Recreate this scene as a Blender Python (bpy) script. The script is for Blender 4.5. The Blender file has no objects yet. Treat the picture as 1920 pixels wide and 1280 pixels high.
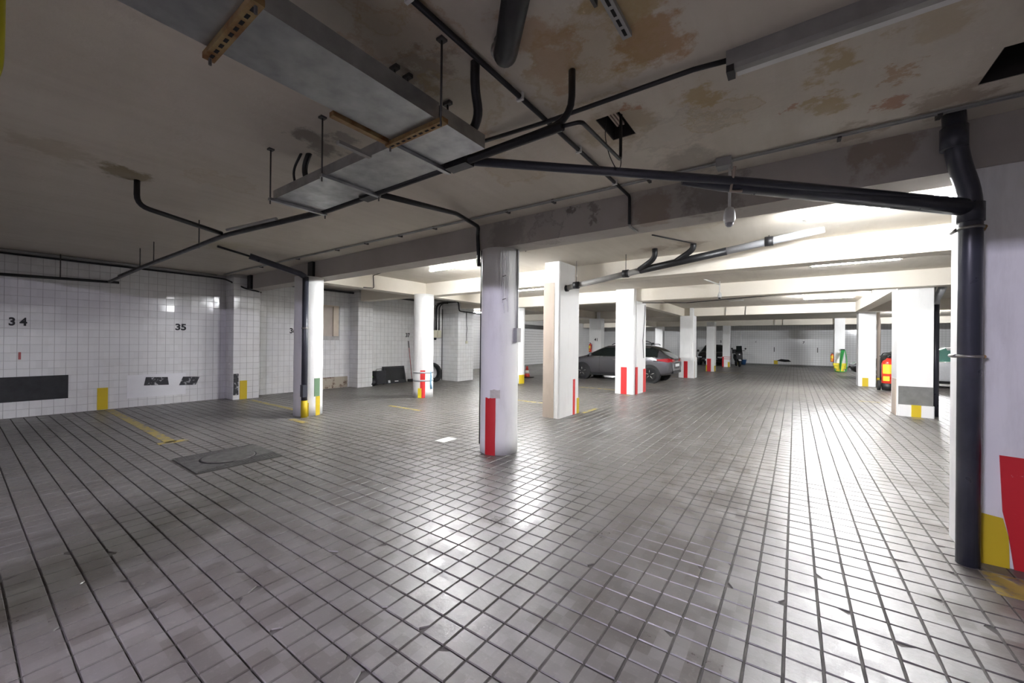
import bpy, math, random
import numpy as np
from mathutils import Vector, Matrix

random.seed(7); rng = np.random.default_rng(11)
scene = bpy.context.scene
COL = scene.collection
PI = math.pi

# ------------------------------------------------------------------ camera, world, exposure
CAM_H = 1.42
cam_d = bpy.data.cameras.new('camera'); cam = bpy.data.objects.new('camera', cam_d); COL.objects.link(cam)
cam_d.sensor_width = 36.0; cam_d.lens = 735.3 / 1920 * 36.0; cam_d.clip_start = 0.02; cam_d.clip_end = 200
yaw, pit, roll = math.radians(35.79), math.radians(.10), math.radians(.62)
fw = Vector((-math.sin(yaw), math.cos(yaw), 0)); rt = Vector((math.cos(yaw), math.sin(yaw), 0)); up = Vector((0, 0, 1))
FW = fw * math.cos(pit) + up * math.sin(pit); UP = up * math.cos(pit) - fw * math.sin(pit)
cx_ = rt * math.cos(roll) + UP * math.sin(roll); cy_ = UP * math.cos(roll) - rt * math.sin(roll)
cam.matrix_world = Matrix(((cx_.x, cy_.x, -FW.x, 0), (cx_.y, cy_.y, -FW.y, 0), (cx_.z, cy_.z, -FW.z, CAM_H), (0, 0, 0, 1)))
scene.camera = cam
world = bpy.data.worlds.new('world'); scene.world = world; world.use_nodes = True
world.node_tree.nodes['Background'].inputs[0].default_value = (.75, .8, 1, 1)
world.node_tree.nodes['Background'].inputs[1].default_value = 0.0
vs = scene.view_settings
vs.view_transform = 'Standard'; vs.look = 'None'; vs.gamma = 1.0; vs.use_curve_mapping = False
vs.exposure = 3.15
TUBE = 42.0          # radiance of a lit fluorescent tube

# ------------------------------------------------------------------ helpers: materials
def nodes(name):
    m = bpy.data.materials.new(name); m.use_nodes = True
    nt = m.node_tree
    return m, nt, nt.nodes['Principled BSDF']
def N(nt, typ, **kw):
    n = nt.nodes.new(typ)
    for k, v in kw.items():
        if isinstance(k, str) and k.startswith('i_'): n.inputs[int(k[2:])].default_value = v
        else: setattr(n, k, v)
    return n
def L(nt, a, b): nt.links.new(a, b)
def math_n(nt, op, a, b=None, c=None, clamp=False):
    n = nt.nodes.new('ShaderNodeMath'); n.operation = op; n.use_clamp = clamp
    for i, q in enumerate((a, b, c)):
        if q is None: continue
        if isinstance(q, (int, float)): n.inputs[i].default_value = q
        else: L(nt, q, n.inputs[i])
    return n.outputs[0]
def mix_n(nt, fac, a, b):
    n = nt.nodes.new('ShaderNodeMix'); n.data_type = 'RGBA'
    for s, q in ((n.inputs[0], fac), (n.inputs[6], a), (n.inputs[7], b)):
        if isinstance(q, (int, float)): s.default_value = q
        elif isinstance(q, tuple): s.default_value = (*q[:3], 1)
        else: L(nt, q, s)
    return n.outputs[2]
def ramp_n(nt, fac, a, b):
    n = nt.nodes.new('ShaderNodeMapRange'); n.clamp = True
    L(nt, fac, n.inputs[0]); n.inputs[1].default_value = a; n.inputs[2].default_value = b
    return n.outputs[0]
def noise_n(nt, vec, scale, detail=4, rough=.55):
    n = nt.nodes.new('ShaderNodeTexNoise'); n.inputs['Scale'].default_value = scale
    n.inputs['Detail'].default_value = detail; n.inputs['Roughness'].default_value = rough
    if vec is not None: L(nt, vec, n.inputs['Vector'])
    return n.outputs['Fac']
def bump_n(nt, bsdf, h, strength=.3, dist=.01):
    b = nt.nodes.new('ShaderNodeBump'); b.inputs['Strength'].default_value = strength; b.inputs['Distance'].default_value = dist
    L(nt, h, b.inputs['Height']); L(nt, b.outputs[0], bsdf.inputs['Normal'])
def pos_n(nt): return nt.nodes.new('ShaderNodeNewGeometry').outputs['Position']

def M(name, col, rough=.5, metal=0.0, var=.15, scale=6.0, bump=0.0, col2=None, emit=None, estr=0, alpha=None, trans=0, coat=0):
    m, nt, b = nodes(name)
    p = pos_n(nt)
    if var or col2:
        f = noise_n(nt, p, scale)
        f = ramp_n(nt, f, .3, .7)
        c2 = col2 or tuple(c * (1 - var) for c in col)
        L(nt, mix_n(nt, f, col, c2), b.inputs['Base Color'])
        r = nt.nodes.new('ShaderNodeMapRange'); L(nt, f, r.inputs[0]); r.inputs[3].default_value = max(rough - .06, .02); r.inputs[4].default_value = min(rough + .08, 1)
        L(nt, r.outputs[0], b.inputs['Roughness'])
    else:
        b.inputs['Base Color'].default_value = (*col, 1); b.inputs['Roughness'].default_value = rough
    b.inputs['Metallic'].default_value = metal
    if bump: bump_n(nt, b, noise_n(nt, p, scale * 6, 5), bump, .006)
    if emit: b.inputs['Emission Color'].default_value = (*emit, 1); b.inputs['Emission Strength'].default_value = estr
    if trans: b.inputs['Transmission Weight'].default_value = trans
    if coat: b.inputs['Coat Weight'].default_value = coat; b.inputs['Coat Roughness'].default_value = .04
    return m

P = .1435                                   # pitch of the square floor and wall tiles
def floor_mat(name, col, grout=False):
    m, nt, b = nodes(name)
    p = pos_n(nt)
    # random shade for each tile: snapped position into white noise
    sn = nt.nodes.new('ShaderNodeVectorMath'); sn.operation = 'SNAP'; sn.inputs[1].default_value = (P, P, 50)
    ad = nt.nodes.new('ShaderNodeVectorMath'); ad.operation = 'ADD'; ad.inputs[1].default_value = (.03 + P / 2, .115 + P / 2, 20)
    L(nt, p, ad.inputs[0]); L(nt, ad.outputs[0], sn.inputs[0])
    wn = nt.nodes.new('ShaderNodeTexWhiteNoise'); wn.noise_dimensions = '3D'; L(nt, sn.outputs[0], wn.inputs[0])
    big = ramp_n(nt, noise_n(nt, p, .55, 3), .35, .7)
    fine = noise_n(nt, p, 30, 5, .7)
    c = mix_n(nt, wn.outputs[0], (col[0] * .80, col[1] * .77, col[2] * .73), tuple(q * 1.22 for q in col))
    c = mix_n(nt, math_n(nt, 'MULTIPLY', big, .35), c, (col[0] * .62, col[1] * .60, col[2] * .58))
    c = mix_n(nt, math_n(nt, 'MULTIPLY', ramp_n(nt, fine, .55, .8), .35), c, (.30, .28, .26))
    spots = ramp_n(nt, noise_n(nt, p, 5.5, 3, .9), .80, .82)
    c = mix_n(nt, math_n(nt, 'MULTIPLY', spots, .6), c, (.52, .50, .46))
    chips = ramp_n(nt, noise_n(nt, p, 9, 6, .75), .74, .80)
    c = mix_n(nt, math_n(nt, 'MULTIPLY', chips, .6), c, (.10, .09, .085))
    L(nt, c, b.inputs['Base Color'])
    r = math_n(nt, 'ADD', math_n(nt, 'MULTIPLY', wn.outputs[1] if False else fine, .22), .24)
    r = math_n(nt, 'ADD', r, math_n(nt, 'MULTIPLY', big, .08)); r = math_n(nt, 'ADD', r, math_n(nt, 'MULTIPLY', math_n(nt, 'SUBTRACT', wn.outputs[0], .5), .14))
    L(nt, r, b.inputs['Roughness'])
    b.inputs['Specular IOR Level'].default_value = .55
    bump_n(nt, b, math_n(nt, 'ADD', fine, math_n(nt, 'MULTIPLY', noise_n(nt, p, 7, 3), .8)), .18, .006)
    return m

def tilewall_mat(name, col, axis, grout=(.40, .39, .38), bumps=True):
    """flat tiled wall seen from far away: the joints come from the material"""
    m, nt, b = nodes(name)
    p = pos_n(nt)
    sx = nt.nodes.new('ShaderNodeSeparateXYZ'); L(nt, p, sx.inputs[0])
    u = sx.outputs[0] if axis == 'x' else sx.outputs[1]
    def joint(q, off):
        a = math_n(nt, 'FRACT', math_n(nt, 'ADD', math_n(nt, 'DIVIDE', q, P), off))
        a = math_n(nt, 'ABSOLUTE', math_n(nt, 'SUBTRACT', a, .5))
        return ramp_n(nt, a, .455, .48)
    j = math_n(nt, 'MAXIMUM', joint(u, 100.2), joint(sx.outputs[2], 100.0))
    f = ramp_n(nt, noise_n(nt, p, 1.2, 4), .3, .7)
    c = mix_n(nt, f, col, tuple(q * .9 for q in col))
    L(nt, mix_n(nt, j, c, grout), b.inputs['Base Color'])
    L(nt, math_n(nt, 'ADD', math_n(nt, 'MULTIPLY', j, .5), .15), b.inputs['Roughness'])
    if bumps: bump_n(nt, b, math_n(nt, 'ADD', math_n(nt, 'MULTIPLY', j, -1.), math_n(nt, 'MULTIPLY', noise_n(nt, p, 5, 2), .6)), .35, .004)
    return m

def glazed_mat(name, col, rough=.1):
    m, nt, b = nodes(name)
    p = pos_n(nt)
    sn = nt.nodes.new('ShaderNodeVectorMath'); sn.operation = 'SNAP'; sn.inputs[1].default_value = (P, P, P)
    L(nt, p, sn.inputs[0])
    wn = nt.nodes.new('ShaderNodeTexWhiteNoise'); L(nt, sn.outputs[0], wn.inputs[0])
    grime = ramp_n(nt, noise_n(nt, p, 1.6, 6, .65), .52, .78)
    c = mix_n(nt, wn.outputs[0], col, tuple(q * .93 for q in col))
    c = mix_n(nt, math_n(nt, 'MULTIPLY', grime, .30), c, (.42, .38, .32))
    L(nt, c, b.inputs['Base Color'])
    L(nt, math_n(nt, 'ADD', math_n(nt, 'MULTIPLY', grime, .35), rough), b.inputs['Roughness'])
    bump_n(nt, b, noise_n(nt, p, 8, 2), .05, .004)
    return m

def paint_mat(name, col, dirt=(.33, .31, .28), amount=.35, rough=.5):
    m, nt, b = nodes(name)
    p = pos_n(nt)
    st = nt.nodes.new('ShaderNodeMapping'); st.inputs['Scale'].default_value = (7, 7, 1.3); L(nt, p, st.inputs[0])
    f = ramp_n(nt, noise_n(nt, st.outputs[0], 1.0, 6, .65), .52, .85)
    scuff = ramp_n(nt, noise_n(nt, p, 14, 6, .7), .66, .74)
    c = mix_n(nt, math_n(nt, 'MULTIPLY', f, amount), col, dirt)
    c = mix_n(nt, math_n(nt, 'MULTIPLY', scuff, amount * .8), c, dirt)
    L(nt, c, b.inputs['Base Color']); b.inputs['Roughness'].default_value = rough
    bump_n(nt, b, noise_n(nt, p, 18, 5, .6), .22, .006)
    return m

def worn_mat(name, col, under, wear=.6, scale=7, rough=.55):
    """road or wall paint that has worn through in patches"""
    m, nt, b = nodes(name)
    p = pos_n(nt)
    w = ramp_n(nt, noise_n(nt, p, scale, 6, .7), wear - .05, wear + .05)
    L(nt, mix_n(nt, w, col, under), b.inputs['Base Color']); b.inputs['Roughness'].default_value = rough
    return m

def stained_mat(name, base, stains, mottle=.25, streak=True, fine=.2):
    """concrete with water stains; each stain: (x, y, z, radius, colour, strength, ring)"""
    m, nt, b = nodes(name)
    p = pos_n(nt)
    n1 = nt.nodes.new('ShaderNodeTexNoise'); n1.inputs['Scale'].default_value = 3.2; n1.inputs['Detail'].default_value = 6; n1.inputs['Roughness'].default_value = .68
    L(nt, p, n1.inputs['Vector'])
    s1 = nt.nodes.new('ShaderNodeVectorMath'); s1.operation = 'SUBTRACT'; L(nt, n1.outputs['Color'], s1.inputs[0]); s1.inputs[1].default_value = (.5, .5, .5)
    s2 = nt.nodes.new('ShaderNodeVectorMath'); s2.operation = 'SCALE'; L(nt, s1.outputs[0], s2.inputs[0]); s2.inputs['Scale'].default_value = .85
    wp = nt.nodes.new('ShaderNodeVectorMath'); wp.operation = 'ADD'; L(nt, p, wp.inputs[0]); L(nt, s2.outputs[0], wp.inputs[1])
    f = ramp_n(nt, noise_n(nt, p, 1.1, 5, .6), .3, .72)
    c = mix_n(nt, math_n(nt, 'MULTIPLY', f, mottle * 1.6), base, (base[0] * .72, base[1] * .69, base[2] * .64))
    if streak:
        mp = nt.nodes.new('ShaderNodeMapping'); mp.inputs['Scale'].default_value = (5.5, .5, 3); L(nt, p, mp.inputs[0])
        g = ramp_n(nt, noise_n(nt, mp.outputs[0], 1.4, 4, .6), .45, .8)
        c = mix_n(nt, math_n(nt, 'MULTIPLY', g, .28), c, (base[0] * .62, base[1] * .58, base[2] * .53))
    speck = ramp_n(nt, noise_n(nt, p, 26, 5, .75), .66, .78)
    c = mix_n(nt, math_n(nt, 'MULTIPLY', speck, fine), c, (base[0] * .35, base[1] * .32, base[2] * .28))
    for (x, y, z, r, col, k, ring) in stains:
        d = nt.nodes.new('ShaderNodeVectorMath'); d.operation = 'DISTANCE'; L(nt, wp.outputs[0], d.inputs[0]); d.inputs[1].default_value = (x, y, z)
        q = math_n(nt, 'DIVIDE', d.outputs['Value'], r)
        inside = math_n(nt, 'MULTIPLY', ramp_n(nt, q, 1.0, .62), math_n(nt, 'ADD', math_n(nt, 'MULTIPLY', f, .3), .75))
        if ring:
            edge = ramp_n(nt, math_n(nt, 'ABSOLUTE', math_n(nt, 'SUBTRACT', q, .9)), .16, .02)
            inside = math_n(nt, 'ADD', math_n(nt, 'MULTIPLY', inside, .35), math_n(nt, 'MULTIPLY', edge, .65), clamp=True)
        c = mix_n(nt, math_n(nt, 'MULTIPLY', inside, k), c, col)
    L(nt, c, b.inputs['Base Color']); b.inputs['Roughness'].default_value = .78
    bump_n(nt, b, math_n(nt, 'ADD', noise_n(nt, p, 14, 6, .65), math_n(nt, 'MULTIPLY', f, .4)), .3, .01)
    return m

# ------------------------------------------------------------------ helpers: meshes
def chain_off(q):
    off = Vector((0, 0, 0))
    while q is not None:
        if q.get('_local'): return Vector((0, 0, 0))
        off += q.location; q = q.parent
    return off
class MB:
    def __init__(s): s.v = []; s.f = []; s.sm = []
    def add(s, vs_, fs, smooth=False):
        o = len(s.v); s.v += [tuple(q) for q in vs_]
        for f in fs: s.f.append(tuple(i + o for i in f)); s.sm.append(smooth)
        return s
    def box(s, x0, x1, y0, y1, z0, z1):
        return s.add([(x0, y0, z0), (x1, y0, z0), (x1, y1, z0), (x0, y1, z0), (x0, y0, z1), (x1, y0, z1), (x1, y1, z1), (x0, y1, z1)],
                     [(3, 2, 1, 0), (4, 5, 6, 7), (0, 1, 5, 4), (1, 2, 6, 5), (2, 3, 7, 6), (3, 0, 4, 7)])
    def bbox(s, x0, x1, y0, y1, z0, z1, b):
        """box whose upright edges are rounded by b"""
        poly = []
        for (cx, cy, a0) in ((x1 - b, y1 - b, 0), (x0 + b, y1 - b, 90), (x0 + b, y0 + b, 180), (x1 - b, y0 + b, 270)):
            for k in range(4):
                a = math.radians(a0 + 30 * k); poly.append((cx + b * math.cos(a), cy + b * math.sin(a)))
        return s.prism(poly, z0, z1)
    def prism(s, poly, z0, z1, smooth=False):
        n = len(poly)
        vs_ = [(x, y, z0) for x, y in poly] + [(x, y, z1) for x, y in poly]
        fs = [tuple(range(n - 1, -1, -1)), tuple(range(n, 2 * n))] + [(i, (i + 1) % n, n + (i + 1) % n, n + i) for i in range(n)]
        return s.add(vs_, fs, smooth)
    def xprism(s, poly, x0, x1):
        """polygon in (y, z) pushed along x"""
        n = len(poly)
        vs_ = [(x0, y, z) for y, z in poly] + [(x1, y, z) for y, z in poly]
        return s.add(vs_, [tuple(range(n - 1, -1, -1)), tuple(range(n, 2 * n))] + [(i, (i + 1) % n, n + (i + 1) % n, n + i) for i in range(n)])
    def yprism(s, poly, y0, y1):
        """polygon in (x, z) pushed along y"""
        n = len(poly)
        vs_ = [(x, y0, z) for x, z in poly] + [(x, y1, z) for x, z in poly]
        return s.add(vs_, [tuple(range(n)), tuple(range(2 * n - 1, n - 1, -1))] + [(i, n + i, n + (i + 1) % n, (i + 1) % n) for i in range(n)])
    def tube(s, pts, r, n=10, caps=True):
        pts = [Vector(q) for q in pts]; k = len(pts)
        rs = r if isinstance(r, (list, tuple)) else [r] * k
        t0 = (pts[1] - pts[0]).normalized()
        ref = Vector((0, 0, 1)) if abs(t0.z) < .9 else Vector((1, 0, 0))
        u = t0.cross(ref).normalized(); w = t0.cross(u).normalized()
        o = len(s.v); prev = t0
        for i in range(k):
            t = ((pts[min(i + 1, k - 1)] - pts[i]).normalized() + (pts[i] - pts[max(i - 1, 0)]).normalized())
            t = t.normalized() if t.length > 1e-6 else prev
            q = prev.rotation_difference(t); u = q @ u; w = q @ w; prev = t
            for j in range(n):
                a = 2 * PI * j / n; s.v.append(tuple(pts[i] + (u * math.cos(a) + w * math.sin(a)) * rs[i]))
        for i in range(k - 1):
            for j in range(n):
                a = o + i * n + j; b_ = o + i * n + (j + 1) % n
                s.f.append((a, b_, b_ + n, a + n)); s.sm.append(True)
        if caps:
            s.f.append(tuple(o + j for j in range(n - 1, -1, -1))); s.sm.append(False)
            s.f.append(tuple(o + (k - 1) * n + j for j in range(n))); s.sm.append(False)
        return s
    def lathe(s, prof, c=(0, 0, 0), n=20, axis='z'):
        o = len(s.v); k = len(prof)
        for (r, h) in prof:
            for j in range(n):
                a = 2 * PI * j / n; p = (r * math.cos(a), r * math.sin(a), h)
                if axis == 'x': p = (p[2], p[0], p[1])
                if axis == 'y': p = (p[1], p[2], p[0])
                s.v.append((p[0] + c[0], p[1] + c[1], p[2] + c[2]))
        for i in range(k - 1):
            for j in range(n):
                a = o + i * n + j; b_ = o + i * n + (j + 1) % n
                s.f.append((a, b_, b_ + n, a + n)); s.sm.append(True)
        s.f.append(tuple(o + j for j in range(n - 1, -1, -1))); s.sm.append(False)
        s.f.append(tuple(o + (k - 1) * n + j for j in range(n))); s.sm.append(False)
        return s
    def arcpatch(s, cx, cy, r, a0, a1, z0, z1, n=8, th=.004, jag=0):
        """thin curved patch of paint on an upright cylinder"""
        o = len(s.v)
        for i in range(n + 1):
            a = math.radians(a0 + (a1 - a0) * i / n)
            j0 = random.uniform(-jag, jag)
            for (rr, z) in ((r - .01, z0), (r + th, z0), (r + th, z1 + j0), (r - .01, z1 + j0)):
                s.v.append((cx + rr * math.cos(a), cy + rr * math.sin(a), z))
        for i in range(n):
            for j in range(4):
                a = o + i * 4 + j; b_ = o + i * 4 + (j + 1) % 4
                s.f.append((a, a + 4, b_ + 4, b_)); s.sm.append(False)
        s.f.append((o, o + 1, o + 2, o + 3)); s.sm.append(False)
        e = o + n * 4; s.f.append((e + 3, e + 2, e + 1, e)); s.sm.append(False)
        return s
    def build(s, name, mat, parent=None, kind=None):
        me = bpy.data.meshes.new(name)
        off = Vector((0, 0, 0))
        if parent is not None: off = chain_off(parent)
        me.from_pydata([(x - off.x, y - off.y, z - off.z) for x, y, z in s.v], [], s.f)
        me.polygons.foreach_set('use_smooth', s.sm)
        me.validate(); me.update()
        if mat is not None: me.materials.append(mat)
        o = bpy.data.objects.new(name, me); COL.objects.link(o)
        if parent is not None: o.parent = parent
        if kind: o['kind'] = kind
        return o

def fillet(pts, rad=.08, n=5):
    pts = [Vector(q) for q in pts]; out = [pts[0]]
    for i in range(1, len(pts) - 1):
        a, b, c = pts[i - 1], pts[i], pts[i + 1]
        d1 = min(rad, (a - b).length * .45); d2 = min(rad, (c - b).length * .45)
        p0 = b + (a - b).normalized() * d1; p2 = b + (c - b).normalized() * d2
        for k in range(n + 1):
            t = k / n; out.append(p0 * (1 - t) ** 2 + b * 2 * t * (1 - t) + p2 * t * t)
    out.append(pts[-1]); return out

def thing(name, label, cat, loc=(0, 0, 0), rz=0, group=None, local=False):
    o = bpy.data.objects.new(name, None); COL.objects.link(o); o.empty_display_size = .1
    o.location = loc; o.rotation_euler = (0, 0, rz)
    o['label'] = label; o['category'] = cat
    if group: o['group'] = group
    if local: o['_local'] = 1
    return o
def tag(o, label, cat, group=None):
    o['label'] = label; o['category'] = cat
    if group: o['group'] = group
    return o
def struct(o): o['kind'] = 'structure'; return o
def copy_tree(o, parent=None):
    c = o.copy(); COL.objects.link(c)
    if parent is not None: c.parent = parent
    for ch in list(o.children): copy_tree(ch, c)
    return c
def text_mesh(name, txt, size, mat, parent, mtx, bold=.006, sx=1.0):
    cu = bpy.data.curves.new(name, 'FONT'); cu.body = txt; cu.size = size; cu.align_x = 'CENTER'; cu.align_y = 'CENTER'
    cu.extrude = .0015; cu.offset = bold
    t = bpy.data.objects.new(name, cu); COL.objects.link(t)
    dg = bpy.context.evaluated_depsgraph_get()
    me = bpy.data.meshes.new_from_object(t.evaluated_get(dg))
    bpy.data.objects.remove(t); bpy.data.curves.remove(cu)
    me.name = name; me.materials.clear(); me.materials.append(mat)
    me.transform(Matrix.Diagonal((sx, 1, 1, 1)))
    if parent is not None:
        off = chain_off(parent)
        mtx = Matrix.Translation(-off) @ mtx
    me.transform(mtx)
    o = bpy.data.objects.new(name, me); COL.objects.link(o)
    if parent is not None: o.parent = parent
    return o

# ------------------------------------------------------------------ materials
OR = (.34, .17, .045); YE = (.36, .25, .09); DK = (.075, .06, .05); BR = (.22, .145, .085); RU = (.34, .13, .05)
ZC = 2.94; ZB = 2.61
ceil_stains = [(-.60, 1.98, ZC, .20, OR, .85, False), (-.60, 1.70, ZC, .18, YE, .8, False), (-1.03, 1.97, ZC, .36, YE, .55, True), (-1.16, 1.86, ZC, .20, OR, .55, False),
               (-.80, 1.86, ZC, .26, YE, .45, True), (-.46, 2.62, ZC, .17, YE, .75, False), (-.42, 2.90, ZC, .18, YE, .6, True), (.18, 2.75, ZC, .17, YE, .75, False),
               (.15, 3.14, ZC, .15, YE, .75, False), (.53, 3.42, ZC, .11, RU, .8, False), (.48, 3.05, ZC, .09, OR, .6, False), (-5.0, .87, ZC, .24, (.20, .15, .06), .8, False),
               (-4.9, .40, ZC, .30, (.26, .20, .1), .35, False), (-1.57, 1.25, ZC, .22, OR, .5, True), (-1.70, 1.52, ZC, .17, BR, .6, False), (-1.78, 1.85, ZC, .3, YE, .5, True),
               (-1.95, 2.30, ZC, .24, YE, .5, True), (-3.0, 1.56, ZC, .20, DK, .6, False), (-2.70, 1.66, ZC, .16, DK, .5, False), (-1.03, 2.66, ZC, .30, (.30, .22, .12), .65, False),
               (-.90, 2.48, ZC, .10, RU, .7, False), (-2.05, 2.85, ZC, .28, YE, .45, True), (-.70, 2.95, ZC, .26, (.22, .20, .18), .35, True), (.0, 3.05, ZC, .08, RU, .7, False),
               (.75, 3.55, ZC, .20, BR, .6, False), (.30, 3.66, ZC, .20, BR, .55, False), (-.75, 3.55, ZC, .35, DK, .45, False), (-1.05, 1.60, ZC, .20, OR, .6, False),
               (-7.55, 2.40, ZC, .42, (.42, .38, .2), .45, False), (.55, 2.62, ZC, .20, YE, .4, False), (-4.5, 1.45, ZC, .22, YE, .3, True), (-1.50, 1.05, ZC, .2, YE, .5, True)]
beam_stains = [(-2.03, 3.9, 2.88, .12, DK, .8, False), (-1.77, 3.9, 2.72, .10, DK, .6, False), (-1.15, 3.9, 2.78, .26, BR, .5, False), (-.6, 3.9, 2.8, .30, DK, .5, False),
               (.55, 3.9, 2.88, .25, BR, .6, False), (-2.4, 3.9, 2.72, .22, DK, .4, True), (-2.9, 3.9, 2.7, .3, DK, .35, False)]
MAT = {}
MAT['ceil'] = stained_mat('stained_concrete_ceiling', (.60, .55, .475), ceil_stains)
MAT['ceil2'] = stained_mat('plain_concrete_ceiling', (.62, .575, .50), [(-1.83, 6.41, ZC, .25, BR, .45, False), (-1.26, 6.42, ZC, .25, BR, .45, False), (-1.0, 5.1, ZC, .5, YE, .25, True)], fine=.12)
MAT['beam1'] = stained_mat('dirty_concrete_beam', (.46, .43, .40), beam_stains, mottle=.4, streak=False)
MAT['beam'] = stained_mat('cream_painted_beam', (.78, .73, .64), [], mottle=.18, streak=False, fine=.08)
MAT['floor'] = floor_mat('grey_ceramic_floor_tile', (.138, .130, .123))
MAT['grout'] = M('dark_floor_grout', (.085, .078, .07), .85, var=.4, scale=12)
MAT['wtile'] = glazed_mat('white_glazed_wall_tile', (.80, .80, .80))
MAT['wgrout'] = M('grey_wall_grout', (.52, .51, .50), .85, var=.25)
MAT['far'] = tilewall_mat('white_tiled_wall_far', (.78, .78, .78), 'x')
MAT['fary'] = tilewall_mat('white_tiled_wall_side', (.78, .78, .78), 'y')
MAT['plaster'] = M('white_plaster', (.72, .71, .69), .7, var=.15, scale=2, bump=.1)
MAT['white'] = paint_mat('white_pillar_paint', (.80, .80, .79))
MAT['white2'] = paint_mat('white_pillar_paint_clean', (.83, .83, .82), amount=.18)
MAT['bare'] = paint_mat('bare_brown_render', (.50, .42, .35), (.30, .24, .19), .6, .8)
MAT['red'] = worn_mat('red_stripe_paint', (.55, .012, .02), (.62, .55, .52), .74, 16)
MAT['red2'] = M('bright_red_stripe_paint', (.70, .03, .03), .5, var=.12)
MAT['yellow'] = worn_mat('yellow_mark_paint', (.60, .44, .012), (.6, .57, .45), .72, 14)
MAT['line'] = worn_mat('worn_yellow_floor_paint', (.42, .32, .08), (.21, .20, .185), .54, 9)
MAT['green'] = M('green_mark_paint', (.15, .26, .15), .6, var=.1)
MAT['scuff'] = M('scuffed_paint', (.60, .58, .52), .6, var=.2, scale=20)
MAT['greyp'] = M('grey_cement_patch', (.19, .19, .18), .85, var=.25, scale=9, bump=.2)
MAT['rubber'] = M('black_rubber', (.016, .017, .02), .6, var=.3, scale=10)
MAT['wornrub'] = worn_mat('scraped_black_paint', (.035, .035, .04), (.55, .55, .56), .60, 12, .7)
MAT['black'] = M('black_plastic_pipe', (.014, .014, .016), .42, var=.3, scale=8)
MAT['navy'] = M('dark_grey_pvc_pipe', (.055, .058, .075), .32, var=.25, scale=5)
MAT['pvc'] = M('light_grey_pvc_pipe', (.42, .43, .45), .38, var=.15)
MAT['conduit'] = M('grey_conduit', (.36, .36, .35), .5, var=.2)
MAT['galv'] = M('galvanized_sheet', (.42, .43, .44), .34, metal=.85, var=.3, scale=9)
MAT['shaft_shade'] = M('shaft_shade_brown', (.03, .025, .022), .9, var=.3)  # dark brown that holds the shade inside the ceiling shafts
MAT['rod'] = M('dull_steel_rod', (.12, .115, .11), .5, metal=.6, var=.3)
MAT['rust'] = M('rusty_slotted_channel', (.34, .25, .11), .6, metal=.4, var=.5, scale=14, col2=(.20, .09, .03))
MAT['steel'] = M('worn_steel', (.35, .34, .32), .45, metal=.8, var=.3)
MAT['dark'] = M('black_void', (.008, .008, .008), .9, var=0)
for k_, f_ in (('1', 2.1), ('2', 1.7), ('3', 4.5), ('4', 2.2), ('5', 2.4), ('6', .7), ('7', 5.5)):  # the last strength belongs to the added unseen tubes
    MAT['tube' + k_] = M('lit_fluorescent_tube_' + k_, (.9, .9, .9), .3, var=0, emit=(.95, .97, 1.0), estr=TUBE * f_)
MAT['tubeb'] = M('lit_cool_fluorescent_tube', (.9, .9, .9), .3, var=0, emit=(.81, .765, 1.0), estr=TUBE * 4.6)
MAT['housing'] = M('white_lamp_housing', (.72, .72, .70), .45, var=.1)
MAT['oldhouse'] = M('grimy_lamp_housing', (.34, .33, .31), .5, var=.3)
MAT['ink'] = M('black_stencil_paint', (.012, .012, .016), .6, var=.1)
MAT['redmark'] = M('faded_red_mark', (.45, .12, .12), .6, var=.2)
MAT['panel'] = M('white_filler_panel', (.82, .82, .84), .45, var=.06)
MAT['beige'] = M('beige_board', (.55, .48, .42), .6, var=.08)
MAT['cream'] = M('cream_timber_frame', (.72, .62, .50), .5, var=.1)
MAT['offwhite'] = M('yellowed_white_plastic', (.62, .60, .46), .45, var=.12)
MAT['chrome'] = M('bright_metal', (.7, .7, .7), .18, metal=1, var=.05)
MAT['glass'] = M('dark_car_glass', (.012, .016, .016), .06, var=0)
MAT['glassg'] = M('green_car_glass', (.10, .24, .20), .08, var=0)
MAT['cargrey'] = M('metallic_grey_car_paint', (.13, .125, .135), .30, metal=.55, var=0, coat=1)
MAT['carblack'] = M('black_car_paint', (.008, .008, .010), .2, var=0, coat=1)
MAT['carwhite'] = M('white_car_paint', (.74, .75, .77), .25, var=.03, coat=1)
MAT['trim'] = M('black_car_trim', (.012, .012, .013), .5, var=.1)
MAT['lampred'] = M('red_tail_lamp', (.45, .008, .015), .12, var=0, coat=1)
MAT['lampclear'] = M('clear_head_lamp', (.65, .67, .70), .1, metal=.5, var=0)
MAT['plate'] = M('number_plate', (.75, .76, .78), .4, var=.05)
MAT['tyre'] = M('tyre_rubber', (.013, .013, .014), .7, var=.2, scale=20)
MAT['rim'] = M('alloy_rim', (.28, .28, .29), .35, metal=.8, var=.1)
MAT['extred'] = M('extinguisher_red', (.62, .035, .02), .3, var=.05)
MAT['extorange'] = M('extinguisher_orange', (.72, .13, .02), .35, var=.05)
MAT['extlabel'] = M('yellow_label', (.80, .62, .04), .45, var=.1)
MAT['hose'] = M('green_garden_hose', (.03, .36, .07), .4, var=.2)
MAT['ybox'] = M('yellow_plastic', (.78, .64, .02), .4, var=.06)
MAT['cone_r'] = M('traffic_cone_red', (.58, .05, .03), .5, var=.1)
MAT['cone_w'] = M('traffic_cone_white', (.78, .76, .70), .5, var=.05)
MAT['blue'] = M('blue_plastic', (.03, .09, .22), .4, var=.1)
MAT['cyan'] = M('light_blue_cloth', (.22, .45, .62), .8, var=.15)
MAT['teal'] = M('teal_plastic', (.20, .55, .47), .5, var=.1)
MAT['navyfab'] = M('dark_blue_fairing', (.02, .022, .035), .4, var=.1)
MAT['screen'] = M('black_screen', (.010, .010, .012), .22, var=0)
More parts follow.
